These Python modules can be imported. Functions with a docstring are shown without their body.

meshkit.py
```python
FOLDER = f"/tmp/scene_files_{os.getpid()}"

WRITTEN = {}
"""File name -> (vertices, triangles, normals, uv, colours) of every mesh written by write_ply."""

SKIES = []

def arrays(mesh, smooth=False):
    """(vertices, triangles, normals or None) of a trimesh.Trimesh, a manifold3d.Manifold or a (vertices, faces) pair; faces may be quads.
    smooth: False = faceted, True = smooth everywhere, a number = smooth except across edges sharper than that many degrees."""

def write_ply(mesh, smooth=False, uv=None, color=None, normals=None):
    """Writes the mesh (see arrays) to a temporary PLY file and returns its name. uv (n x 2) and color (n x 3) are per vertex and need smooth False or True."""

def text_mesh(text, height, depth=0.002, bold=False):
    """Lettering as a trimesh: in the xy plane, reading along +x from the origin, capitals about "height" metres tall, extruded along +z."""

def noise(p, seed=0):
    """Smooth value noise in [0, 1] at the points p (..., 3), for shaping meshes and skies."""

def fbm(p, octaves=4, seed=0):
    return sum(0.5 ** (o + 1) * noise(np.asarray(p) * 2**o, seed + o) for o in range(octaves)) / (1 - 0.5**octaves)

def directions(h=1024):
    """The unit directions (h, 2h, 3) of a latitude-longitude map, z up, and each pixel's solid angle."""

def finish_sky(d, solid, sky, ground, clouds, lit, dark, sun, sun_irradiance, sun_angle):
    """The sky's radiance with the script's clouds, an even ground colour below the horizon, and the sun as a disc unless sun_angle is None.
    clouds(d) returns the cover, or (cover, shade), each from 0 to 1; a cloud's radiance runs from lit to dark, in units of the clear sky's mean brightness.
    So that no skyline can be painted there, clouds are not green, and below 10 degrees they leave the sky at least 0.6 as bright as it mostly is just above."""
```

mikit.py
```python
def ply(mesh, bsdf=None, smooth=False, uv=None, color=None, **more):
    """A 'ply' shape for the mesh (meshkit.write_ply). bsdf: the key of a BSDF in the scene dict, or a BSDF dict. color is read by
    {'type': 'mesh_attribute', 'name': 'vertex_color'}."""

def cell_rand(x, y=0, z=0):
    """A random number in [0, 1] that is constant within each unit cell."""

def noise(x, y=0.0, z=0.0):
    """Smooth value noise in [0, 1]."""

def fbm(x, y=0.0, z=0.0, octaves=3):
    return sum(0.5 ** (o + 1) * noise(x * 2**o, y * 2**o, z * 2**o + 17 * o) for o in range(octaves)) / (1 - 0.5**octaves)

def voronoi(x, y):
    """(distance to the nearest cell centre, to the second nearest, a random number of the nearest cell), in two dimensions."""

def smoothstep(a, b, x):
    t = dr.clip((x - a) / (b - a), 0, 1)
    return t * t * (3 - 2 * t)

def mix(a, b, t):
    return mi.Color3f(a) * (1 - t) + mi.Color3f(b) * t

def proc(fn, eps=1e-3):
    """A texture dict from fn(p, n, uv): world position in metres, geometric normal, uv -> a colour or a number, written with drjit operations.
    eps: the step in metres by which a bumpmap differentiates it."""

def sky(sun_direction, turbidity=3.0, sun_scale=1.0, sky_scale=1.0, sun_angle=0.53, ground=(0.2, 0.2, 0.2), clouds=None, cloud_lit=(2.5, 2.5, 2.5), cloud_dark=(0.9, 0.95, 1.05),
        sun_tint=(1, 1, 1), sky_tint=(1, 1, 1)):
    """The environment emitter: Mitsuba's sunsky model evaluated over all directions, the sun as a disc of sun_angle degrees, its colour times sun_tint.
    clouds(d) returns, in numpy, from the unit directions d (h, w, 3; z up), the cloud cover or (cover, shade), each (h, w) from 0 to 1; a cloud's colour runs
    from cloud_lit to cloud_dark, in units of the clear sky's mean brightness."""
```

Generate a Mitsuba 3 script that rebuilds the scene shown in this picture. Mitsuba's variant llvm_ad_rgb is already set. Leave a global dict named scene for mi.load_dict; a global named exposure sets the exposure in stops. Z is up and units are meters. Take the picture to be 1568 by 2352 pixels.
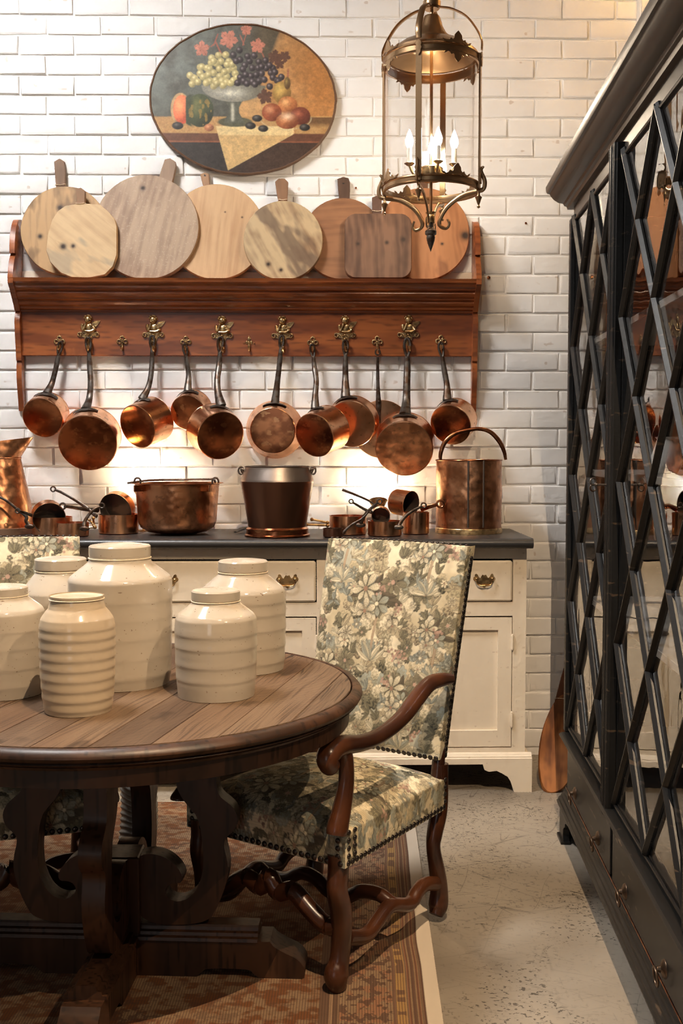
import math, random
import numpy as np, trimesh, shapely, drjit as dr, mitsuba as mi
from shapely.geometry import Polygon, Point, box as sbox
from shapely import affinity
from scipy.spatial import Delaunay
import mikit, meshkit
from mikit import noise, fbm, voronoi, cell_rand, smoothstep, mix

random.seed(7)
RNG = np.random.default_rng(11)
T = mi.ScalarTransform4f
scene, labels = {}, {}

# ------------------------------------------------------------------ camera, exposure
F, YAW = 2500.0, math.radians(1.2)
PITCH = math.atan((1176 - 1033) / F)
CAM = np.array([0, 0, 1.37])
CD = np.array([math.sin(YAW) * math.cos(PITCH), math.cos(YAW) * math.cos(PITCH), -math.sin(PITCH)])
CR = np.array([math.cos(YAW), -math.sin(YAW), 0.0])
CU = np.cross(CR, CD)
scene['camera'] = {'type': 'perspective', 'fov_axis': 'x', 'fov': math.degrees(2 * math.atan(784 / F)), 'near_clip': 0.05,
                   'to_world': T().look_at(origin=CAM.tolist(), target=(CAM + CD).tolist(), up=[0, 0, 1])}
exposure = 0.22
# light strengths (radiance, or intensity for spots)
UNSEEN_PANEL, REAR_FILL = 74.0, 2.5  # ceiling panel out of view; added rear panel for front fill
UNSEEN_WINDOW = 2.0  # glazed opening out of view behind the viewer
SPOT_A, SPOT_B = 15.0, 42.0
LANTERN, COUNTER, CORNER = 260.0, 430.0, 150.0
WARM, DAY = (1.0, 0.74, 0.48), (1.0, 0.985, 0.965)


def ray(x, y): return CD * F + CR * (x - 784) + CU * (1176 - y)
def PY(x, y, Y):
    q = ray(x, y); return CAM + q * (Y - CAM[1]) / q[1]
def PZ(x, y, Z):
    q = ray(x, y); return CAM + q * (Z - CAM[2]) / q[2]
def PN(x, y, o, n):
    q = ray(x, y); return CAM + q * (np.dot(np.asarray(o) - CAM, n) / np.dot(q, n))
def ppm(Y): return F / Y          # pixels per metre at depth Y


# ------------------------------------------------------------------ mesh helpers
def lin(c):
    c = np.asarray(c, float)
    return np.where(c <= 0.04045, c / 12.92, ((c + 0.055) / 1.055) ** 2.4)
def TM(v, f): return trimesh.Trimesh(np.asarray(v, float), np.asarray(f, int), process=False)
def cat(*m):
    ms = []
    for x in m: ms += x if isinstance(x, list) else [x]
    return trimesh.util.concatenate(ms)
def rbox(lo, hi, b=0.003):
    lo, hi = np.minimum(lo, hi).astype(float), np.maximum(lo, hi).astype(float)
    b = min(b, 0.45 * (hi - lo).min())
    pts = []
    for sx in (0, 1):
        for sy in (0, 1):
            for sz in (0, 1):
                c = np.array([hi[i] if s else lo[i] for i, s in enumerate((sx, sy, sz))])
                d = np.array([-1 if s else 1 for s in (sx, sy, sz)]) * b
                for k in range(3):
                    q = c + d; q[k] = c[k]; pts.append(q)
    return trimesh.convex.convex_hull(np.array(pts))
def ext(poly, L, O=(0, 0, 0), U=(1, 0, 0), V=(0, 1, 0), W=(0, 0, 1)):
    """A polygon (U, V plane) extruded by L along W."""
    if not isinstance(poly, Polygon): poly = Polygon(poly)
    m = trimesh.creation.extrude_polygon(poly.buffer(0) if not poly.is_valid else poly, L, engine='earcut')
    A = np.stack([U, V, W], 1).astype(float)
    v = m.vertices @ A.T + np.asarray(O, float)
    f = m.faces if np.linalg.det(A) > 0 else m.faces[:, ::-1]
    return TM(v, f)
def lathe(prof, n=48, O=(0, 0, 0), axis=None):
    prof = np.asarray(prof, float)
    th = np.arange(n) * 2 * np.pi / n
    v = np.stack([prof[:, None, 0] * np.cos(th), prof[:, None, 0] * np.sin(th), np.repeat(prof[:, 1:2], n, 1)], -1).reshape(-1, 3)
    i, j = np.meshgrid(np.arange(len(prof) - 1), np.arange(n), indexing='ij')
    a, b, c, d = i * n + j, i * n + (j + 1) % n, (i + 1) * n + (j + 1) % n, (i + 1) * n + j
    f = np.concatenate([np.stack([a, b, c], -1).reshape(-1, 3), np.stack([a, c, d], -1).reshape(-1, 3)])
    m = TM(v, f)
    ar = m.area_faces > 1e-14
    m = TM(v, f[ar])
    if axis is not None: m.vertices = m.vertices @ axis_frame(axis).T
    m.vertices = m.vertices + np.asarray(O, float)
    return m
def axis_frame(z, hint=(0, 0, 1)):
    z = np.asarray(z, float); z = z / np.linalg.norm(z)
    h = np.asarray(hint, float)
    if abs(np.dot(h, z)) > 0.98: h = np.array([0, 1.0, 0])
    y = h - z * np.dot(h, z); y /= np.linalg.norm(y)
    return np.stack([np.cross(y, z), y, z], 1)
def smooth_path(p, n=6):
    p = np.asarray(p, float)
    if len(p) < 3: return p
    q = np.vstack([2 * p[0] - p[1], p, 2 * p[-1] - p[-2]])
    out = []
    for i in range(1, len(q) - 2):
        t = np.linspace(0, 1, n, endpoint=False)[:, None]
        a, b, c, d = q[i - 1], q[i], q[i + 1], q[i + 2]
        out.append(0.5 * ((2 * b) + (-a + c) * t + (2 * a - 5 * b + 4 * c - d) * t ** 2 + (-a + 3 * b - 3 * c + d) * t ** 3))
    return np.vstack(out + [p[-1:]])
def tube(p, r, sides=10, closed=False, flat=1.0, hint=(0, 1, 0), n=6, smooth=True):
    """A sweep along p with radius r (a number or one per point); flat scales the radius along the second axis."""
    p = np.asarray(p, float)
    R = np.broadcast_to(np.asarray(r, float), (len(p),))
    if smooth and not closed and len(p) > 2:
        q = smooth_path(np.column_stack([p, R]), n); p, R = q[:, :3], np.maximum(q[:, 3], 0.2 * R.min())
    N = len(p)
    t = np.roll(p, -1, 0) - np.roll(p, 1, 0) if closed else np.gradient(p, axis=0)
    t /= np.linalg.norm(t, axis=1, keepdims=True) + 1e-12
    b = np.asarray(hint, float)[None] - t * (t @ np.asarray(hint, float))[:, None]
    bad = np.linalg.norm(b, axis=1) < 0.05
    if bad.any():
        h2 = np.array([0.3, 0.2, 1.0]); b[bad] = (h2[None] - t * (t @ h2)[:, None])[bad]
    b /= np.linalg.norm(b, axis=1, keepdims=True)
    c = np.cross(t, b)
    th = np.arange(sides) * 2 * np.pi / sides
    v = (p[:, None] + R[:, None, None] * (np.cos(th)[None, :, None] * c[:, None] + flat * np.sin(th)[None, :, None] * b[:, None])).reshape(-1, 3)
    M = N if closed else N - 1
    i, j = np.meshgrid(np.arange(M), np.arange(sides), indexing='ij')
    i2 = (i + 1) % N
    a0, a1, a2, a3 = i * sides + j, i * sides + (j + 1) % sides, i2 * sides + (j + 1) % sides, i2 * sides + j
    f = np.concatenate([np.stack([a0, a1, a2], -1).reshape(-1, 3), np.stack([a0, a2, a3], -1).reshape(-1, 3)])
    if not closed:
        v = np.vstack([v, p[:1], p[-1:]])
        k = np.arange(sides)
        f = np.vstack([f, np.stack([(k + 1) % sides, k, 0 * k + len(v) - 2], 1), np.stack([(N - 1) * sides + k, (N - 1) * sides + (k + 1) % sides, 0 * k + len(v) - 1], 1)])
    m = TM(v, f)
    if m.volume < 0: m = TM(v, f[:, ::-1])
    return m
def ring(c, R, r, normal=(0, 1, 0), sides=8, n=24, sx=1.0, sy=1.0, arc=None):
    A = axis_frame(normal)
    th = np.arange(n) * 2 * np.pi / n if arc is None else np.linspace(arc[0], arc[1], n)
    p = np.asarray(c) + (A[:, 0][None] * (np.cos(th) * R * sx)[:, None] + A[:, 1][None] * (np.sin(th) * R * sy)[:, None])
    return tube(p, r, sides, closed=arc is None, hint=normal, smooth=False)
def ball(c, r, n=2, s=(1, 1, 1)):
    m = trimesh.creation.icosphere(subdivisions=n, radius=1.0)
    return TM(m.vertices * np.asarray(s) * r + np.asarray(c), m.faces)
def xf(m, M):
    M = np.asarray(M, float)
    v = m.vertices @ M[:3, :3].T + (M[:3, 3] if M.shape == (4, 4) else 0)
    return TM(v, m.faces if np.linalg.det(M[:3, :3]) > 0 else m.faces[:, ::-1])
def mat4(A, o):
    M = np.eye(4); M[:3, :3] = A; M[:3, 3] = o; return M
def slab(poly, th, res, bevel=0.0):
    """A flat piece in the xy plane: dense front face at z=0 (facing -z), back at z=th. Returns mesh and its xy."""
    poly = poly.simplify(res * 0.05)
    L = poly.exterior.length; nb = max(24, int(L / res))
    B = np.array([poly.exterior.interpolate(i / nb, normalized=True).coords[0] for i in range(nb)])
    x0, y0, x1, y1 = poly.bounds
    gx, gy = np.meshgrid(np.arange(x0, x1, res), np.arange(y0, y1, res))
    G = np.column_stack([gx.ravel(), gy.ravel()])
    inner = poly.buffer(-res * 0.7)
    G = G[shapely.contains_xy(inner, G[:, 0], G[:, 1])]
    P2 = np.vstack([B, G])
    tri = Delaunay(P2).simplices
    cen = P2[tri].mean(1)
    tri = tri[shapely.contains_xy(poly.buffer(1e-6), cen[:, 0], cen[:, 1])]
    a, b, c = P2[tri[:, 0]], P2[tri[:, 1]], P2[tri[:, 2]]
    cr = (b[:, 0] - a[:, 0]) * (c[:, 1] - a[:, 1]) - (b[:, 1] - a[:, 1]) * (c[:, 0] - a[:, 0])
    tri[cr > 0] = tri[cr > 0][:, ::-1]           # front faces -z
    n = len(P2)
    z = np.zeros(n)
    if bevel:
        cen2 = B.mean(0); d = B - cen2; d /= np.linalg.norm(d, axis=1, keepdims=True)
        P2 = P2.copy(); out = B + d * bevel
    else: out = B
    V = np.vstack([np.column_stack([P2, z]), np.column_stack([out, np.full(nb, max(bevel, th * 0.25))]), np.column_stack([out, np.full(nb, th)]), np.column_stack([B.mean(0)[None], [[th]]])])
    k = np.arange(nb); k2 = (k + 1) % nb
    ccw = Polygon(B).exterior.is_ccw
    fs = [tri]
    for a0, b0 in ((0, n), (n, n + nb)):
        q1 = np.stack([a0 + k, a0 + k2, b0 + k2], 1); q2 = np.stack([a0 + k, b0 + k2, b0 + k], 1)
        fs += [q1, q2] if ccw else [q1[:, ::-1], q2[:, ::-1]]
    bk = np.stack([n + nb + k, n + nb + k2, 0 * k + n + 2 * nb], 1)
    fs.append(bk if ccw else bk[:, ::-1])
    return TM(V, np.vstack(fs)), V[:, :2]


# ------------------------------------------------------------------ scene helpers
def key_for(name):
    if name not in scene and name not in USED: USED.add(name); return name
    k = 1
    while f'{name}_{k:03d}' in USED: k += 1
    USED.add(f'{name}_{k:03d}'); return f'{name}_{k:03d}'
USED = set()
def thing(name, label, category, group=None):
    k = key_for(name); labels[k] = {'label': label, 'category': category}
    if group: labels[k]['group'] = group
    return k
def put(key, mesh, bsdf, smooth=35, color=None, **more):
    scene[key] = mikit.ply(mesh, bsdf, smooth if color is None else (True if smooth else False), color=color, **more)
    return key
def part(parent, name, mesh, bsdf, smooth=35, color=None, label=None, kind=None):
    k = key_for(parent + '__' + name)
    put(k, mesh, bsdf, smooth, color)
    if label or kind: labels[k] = {a: b for a, b in (('label', label), ('kind', kind)) if b}
    return k
def copy_part(parent, name, d, M):
    k = key_for(parent + '__' + name)
    scene[k] = {**d, 'to_world': T(np.asarray(M, float).tolist())}
    return k
def struct(name, mesh, bsdf, label=None, smooth=False):
    k = key_for(name); put(k, mesh, bsdf, smooth)
    labels[k] = {'kind': 'structure'}
    if label: labels[k]['label'] = label
    return k


# ------------------------------------------------------------------ materials
def rgb(*c): return {'type': 'rgb', 'value': list(c)}
def two(b): return {'type': 'twosided', 'bsdf': b}
def prin(base, rough=0.5, metallic=0.0, **k):
    return two({'type': 'principled', 'base_color': base if isinstance(base, dict) else rgb(*base), 'roughness': rough, 'metallic': metallic, **k})
def bump(b, fn, scale, eps=1e-3):
    return {'type': 'bumpmap', 'arbitrary': mikit.proc(fn, eps), 'scale': scale, 'bsdf': b}

def f_paint(p, n, uv):
    a = fbm(p.x * 3, p.y * 3, p.z * 3, 2)
    s = smoothstep(0.77, 0.83, fbm(p.x * 24, p.y * 24, p.z * 24, 3))
    return mix(mix((0.83, 0.815, 0.79), (0.785, 0.765, 0.735), a), (0.50, 0.40, 0.32), s * 0.55)
def f_paint_h(p, n, uv):
    return noise(p.x * 150, p.y * 150, p.z * 150) * 0.4 + fbm(p.x * 28, p.y * 28, p.z * 28, 2)
scene['m_wall'] = bump(prin(mikit.proc(f_paint), 0.55, specular=0.35), f_paint_h, 0.0022)
def f_concrete(p, n, uv):
    a = fbm(p.x * 1.6, p.y * 1.6, 0, 4)
    c = mix((0.285, 0.245, 0.195), (0.175, 0.145, 0.112), smoothstep(0.3, 0.7, a))
    big = smoothstep(0.42, 0.62, fbm(p.x * 3.1 + 9, p.y * 3.1, 3.0, 3))
    wx, wy = p.x + 0.03 * noise(p.x * 5, p.y * 5), p.y + 0.03 * noise(p.x * 5 + 5, p.y * 5)
    def hair(fx, fy, ca, sa, w, z):
        q, r = (wx * ca + wy * sa) * fx, (wy * ca - wx * sa) * fy
        ln = 1 - smoothstep(0.0, w, dr.abs(noise(q, r, z) - 0.5))
        return ln * smoothstep(0.56, 0.72, noise(q * 1.7 + 3, r * 1.3, z + 4))
    s = hair(2.6, 34, 0.95, 0.3, 0.034, 1.0) + hair(3.4, 44, 0.75, -0.66, 0.032, 2.0) + hair(3.0, 30, 0.35, 0.94, 0.028, 3.0) + hair(5.0, 75, 0.9, -0.43, 0.05, 6.0) * 0.8 + hair(6.0, 90, 0.99, 0.1, 0.05, 9.0) * 0.7
    s = s * 0.5 + 0.55 * smoothstep(0.70, 0.80, fbm(p.x * 55, p.y * 160, 2.0, 3)) + 0.4 * smoothstep(0.70, 0.80, fbm(p.x * 130, p.y * 45, 7.0, 3))
    chips = smoothstep(0.66, 0.74, fbm(p.x * 110, p.y * 140, 5.0, 3)) * smoothstep(0.48, 0.6, fbm(p.x * 4, p.y * 4, 8.0, 2))
    d = dr.clip(s * (0.35 + 0.65 * big) + chips * 0.85, 0, 1)
    return mix(c, (0.045, 0.036, 0.028), d * 0.85)
scene['m_floor'] = prin(mikit.proc(f_concrete), 0.42, specular=0.45)
def grain(p, ax, sc, fine):
    q = {'x': (p.x, p.y, p.z), 'y': (p.y, p.x, p.z), 'z': (p.z, p.x, p.y)}[ax]
    w = fbm(q[0] * sc, q[1] * sc * 5, q[2] * sc * 5, 3)
    return w, noise(q[0] * sc * 5 + w * 3, q[1] * fine, q[2] * fine)
def f_mahog(p, n, uv):
    w, g = grain(p, 'x', 4.0, 90)
    c = mix((0.30, 0.085, 0.022), (0.16, 0.04, 0.012), smoothstep(0.35, 0.7, w))
    return mix(c, (0.085, 0.022, 0.008), smoothstep(0.5, 0.95, g) * 0.55)
scene['m_mahogany'] = prin(mikit.proc(f_mahog), 0.28, specular=0.5, clearcoat=0.4, clearcoat_gloss=0.85)
def f_dark_oak(p, n, uv):
    w, g = grain(p, 'z', 3.0, 110)
    c = mix((0.058, 0.024, 0.0105), (0.027, 0.0115, 0.0055), smoothstep(0.3, 0.7, w))
    return mix(c, (0.007, 0.0035, 0.002), smoothstep(0.55, 0.9, g) * 0.7)
scene['m_dark_oak'] = prin(mikit.proc(f_dark_oak), 0.42, specular=0.4)
PA = math.radians(13.4)        # direction the planks of the table run in
TC = np.array([-0.515, 2.811]); TZ = 0.76; TR = 0.598; PLANK = 0.118
def f_table(p, n, uv):
    x, y = p.x - TC[0], p.y - TC[1]
    u, v = x * math.sin(PA) + y * math.cos(PA), x * math.cos(PA) - y * math.sin(PA)
    k = dr.floor(v / PLANK + 0.5)
    r = cell_rand(k, 3.0)
    wob = fbm(u * 3.2 + k * 13.7, v * 16, k, 3)
    rings = noise((v + 0.035 * wob) * 330 * (0.7 + 0.6 * r), u * 5 + k * 3, 1.0)
    arch = dr.sin((dr.square(u * 1.6 - 0.5 + r) * 0.35 + v * 1.0 + wob * 0.05) * 330)
    base = mix((0.140, 0.088, 0.052), (0.076, 0.045, 0.027), smoothstep(0.25, 0.75, 0.6 * r + 0.5 * wob))
    red = smoothstep(0.45, 0.75, fbm(u * 2.2, v * 7, 4.0 + k, 3))
    base = mix(base, (0.105, 0.054, 0.028), red * 0.5)
    lines = smoothstep(0.58, 0.85, rings) * 0.6 + smoothstep(0.55, 0.9, noise((v + 0.02 * wob) * 760, u * 7 + k, 5.0)) * 0.5 + smoothstep(0.7, 1.0, arch) * 0.35
    crack = smoothstep(0.80, 0.86, noise(v * 120 + wob * 8, u * 4.0, 9.0)) * smoothstep(0.5, 0.7, fbm(u * 3, v * 9, 2.0, 2))
    kn = smoothstep(0.70, 0.80, fbm(u * 7, v * 13, 6.0 + k, 3))
    c = mix(base, (0.040, 0.022, 0.013), dr.clip(lines, 0, 1) * 0.75)
    return mix(c, (0.025, 0.014, 0.009), dr.clip(crack * 0.9 + kn * 0.55, 0, 1))
def f_table_h(p, n, uv):
    x, y = p.x - TC[0], p.y - TC[1]
    u, v = x * math.sin(PA) + y * math.cos(PA), x * math.cos(PA) - y * math.sin(PA)
    wob = fbm(u * 3.2, v * 16, 0.0, 2)
    return -smoothstep(0.6, 0.9, noise((v + 0.035 * wob) * 300, u * 5, 1.0))
scene['m_table'] = bump(prin(mikit.proc(f_table), 0.42, specular=0.4), f_table_h, 0.0006)
def f_chairwood(p, n, uv):
    g = noise(p.x * 25, p.y * 25, p.z * 90); w = fbm(p.x * 9, p.y * 9, p.z * 9, 2)
    return mix(mix((0.078, 0.0245, 0.009), (0.030, 0.0095, 0.0045), smoothstep(0.3, 0.7, w)), (0.03, 0.011, 0.006), g * 0.35)
scene['m_chairwood'] = prin(mikit.proc(f_chairwood), 0.27, specular=0.5)
def f_copper(p, n, uv):
    a = fbm(p.x * 14, p.y * 14, p.z * 14, 4)
    sp = smoothstep(0.66, 0.75, fbm(p.x * 60, p.y * 60, p.z * 60, 3))
    c = mix((0.92, 0.52, 0.31), (0.72, 0.36, 0.19), smoothstep(0.35, 0.65, a))
    return mix(c, (0.33, 0.15, 0.08), sp * 0.5)
scene['m_copper'] = prin(mikit.proc(f_copper), 0.22, 1.0)
def f_copper_old(p, n, uv):
    a = fbm(p.x * 17, p.y * 17, p.z * 17, 4)
    v = smoothstep(0.6, 0.7, fbm(p.x * 38 + 4, p.y * 38, p.z * 38, 3))
    c = mix((0.50, 0.20, 0.09), (0.24, 0.085, 0.04), smoothstep(0.35, 0.62, a))
    return mix(c, (0.70, 0.36, 0.17), v * 0.45)
scene['m_copper_old'] = prin(mikit.proc(f_copper_old), 0.24, 1.0)
def f_copper_dull(p, n, uv):
    a = fbm(p.x * 22, p.y * 22, p.z * 15, 4)
    b = smoothstep(0.62, 0.72, fbm(p.x * 50, p.y * 50, p.z * 50, 3))
    return mix(mix((0.74, 0.37, 0.20), (0.40, 0.175, 0.085), smoothstep(0.3, 0.65, a)), (0.16, 0.075, 0.045), b * 0.35)
scene['m_copper_dull'] = bump(prin(mikit.proc(f_copper_dull), 0.31, 1.0), lambda p, n, uv: fbm(p.x * 30, p.y * 30, p.z * 30, 2), 0.004)
scene['m_pail'] = prin((0.17, 0.085, 0.055), 0.27, 0.9)
scene['m_pewter'] = prin((0.23, 0.19, 0.165), 0.4, 1.0)
scene['m_tinned'] = prin((0.055, 0.042, 0.034), 0.5, 0.3)
def f_iron(p, n, uv):
    a = fbm(p.x * 50, p.y * 50, p.z * 50, 3)
    return mix((0.125, 0.108, 0.095), (0.075, 0.045, 0.03), smoothstep(0.4, 0.65, a))
scene['m_iron'] = prin(mikit.proc(f_iron), 0.40, 0.85)
def f_brass(p, n, uv):
    a = fbm(p.x * 70, p.y * 70, p.z * 70, 2)
    return mix((0.76, 0.53, 0.26), (0.34, 0.21, 0.10), smoothstep(0.35, 0.7, a))
scene['m_brass'] = prin(mikit.proc(f_brass), 0.32, 1.0)
scene['m_bronze'] = prin((0.13, 0.085, 0.055), 0.35, 0.9)
scene['m_lantern'] = prin((0.40, 0.25, 0.135), 0.30, 1.0)
def f_cream(p, n, uv):
    a = fbm(p.x * 5, p.y * 5, p.z * 5, 3)
    ch = smoothstep(0.72, 0.78, fbm(p.x * 70, p.y * 70, p.z * 50, 4)) * 0.35
    st = smoothstep(0.55, 0.75, fbm(p.x * 14, p.y * 9, p.z * 4 + 5, 3)) * 0.35
    return mix(mix((0.72, 0.64, 0.52), (0.66, 0.575, 0.455), a), (0.36, 0.26, 0.17), dr.clip(ch + st * 0.5, 0, 1))
scene['m_cream'] = bump(prin(mikit.proc(f_cream), 0.5, specular=0.35), lambda p, n, uv: noise(p.x * 150, p.y * 150, p.z * 80), 0.0010)
def f_black(p, n, uv):
    w = smoothstep(0.69, 0.76, fbm(p.x * 25, p.y * 12, p.z * 60, 4))
    return mix((0.009, 0.0085, 0.008), (0.22, 0.14, 0.08), w * 0.2)
scene['m_black'] = prin(mikit.proc(f_black), 0.38, specular=0.26)
scene['m_black_lit'] = prin((0.045, 0.037, 0.030), 0.42, specular=0.5)  # lighter, browner copy of the cabinet black, standing for light on it
scene['m_worktop'] = prin((0.022, 0.021, 0.021), 0.36, specular=0.5)
def f_ceramic(p, n, uv):
    a = fbm(p.x * 6, p.y * 6, p.z * 9, 3)
    sp = smoothstep(0.84, 0.88, noise(p.x * 230, p.y * 230, p.z * 230)) * smoothstep(0.55, 0.7, noise(p.x * 60, p.y * 60, p.z * 60))
    return mix(mix((0.43, 0.375, 0.30), (0.38, 0.32, 0.245), a), (0.16, 0.10, 0.06), sp * 0.75)
scene['m_ceramic'] = prin(mikit.proc(f_ceramic), 0.10, specular=0.55)
scene['m_ceramic_ochre'] = prin(mikit.proc(lambda p, n, uv: mix((0.46, 0.37, 0.265), (0.40, 0.31, 0.205), fbm(p.x * 6, p.y * 6, p.z * 9, 3))), 0.12, specular=0.5)
scene['m_porcelain'] = prin((0.74, 0.71, 0.66), 0.12, specular=0.5)
scene['m_stone'] = prin(mikit.proc(lambda p, n, uv: mix((0.55, 0.50, 0.43), (0.30, 0.25, 0.20), smoothstep(0.35, 0.7, fbm(p.x * 40, p.y * 40, p.z * 40, 3)))), 0.5)
scene['m_grey_carved'] = prin((0.23, 0.22, 0.20), 0.38, 0.6)
scene['m_color'] = prin({'type': 'mesh_attribute', 'name': 'vertex_color'}, 0.55, specular=0.35)
scene['m_cloth'] = prin({'type': 'mesh_attribute', 'name': 'vertex_color'}, 0.85, specular=0.15)
scene['m_canvas'] = prin({'type': 'mesh_attribute', 'name': 'vertex_color'}, 0.42, specular=0.45)
scene['m_boardside'] = prin((0.13, 0.07, 0.04), 0.6)
scene['m_string'] = prin((0.72, 0.60, 0.44), 0.9)
scene['m_nail'] = prin((0.075, 0.062, 0.055), 0.30, 0.9)
scene['m_candle'] = prin((0.80, 0.74, 0.62), 0.5)
scene['m_dark_shell'] = prin((0.24, 0.21, 0.19), 0.8)  # unseen side walls and ceiling, kept dark to lessen bounced light
scene['m_dim'] = prin((0.10, 0.085, 0.075), 0.8)  # unseen rear wall, kept dark for reflections and less bounce
scene['m_fixture'] = prin((0.05, 0.05, 0.05), 0.4)
scene['m_rubber_shade'] = prin((0.02, 0.018, 0.016), 0.45)  # cord and switch rubber; also colours the sheet shading the sideboard gaps
scene['m_pane'] = {'type': 'thindielectric', 'int_ior': 1.85}
scene['m_shelfpaint'] = prin((0.30, 0.28, 0.25), 0.5)
scene['m_glass'] = {'type': 'thindielectric', 'int_ior': 1.5}
RUG_O = PZ(951, 1885, 0)[:2]; RUG_D = PZ(1010, 2300, 0)[:2] - RUG_O; RUG_D /= np.linalg.norm(RUG_D)     # right edge, towards the camera
RUG_N = np.array([RUG_D[1], -RUG_D[0]])                                                                  # towards the rug's left
if RUG_N[0] > 0: RUG_N = -RUG_N
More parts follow.
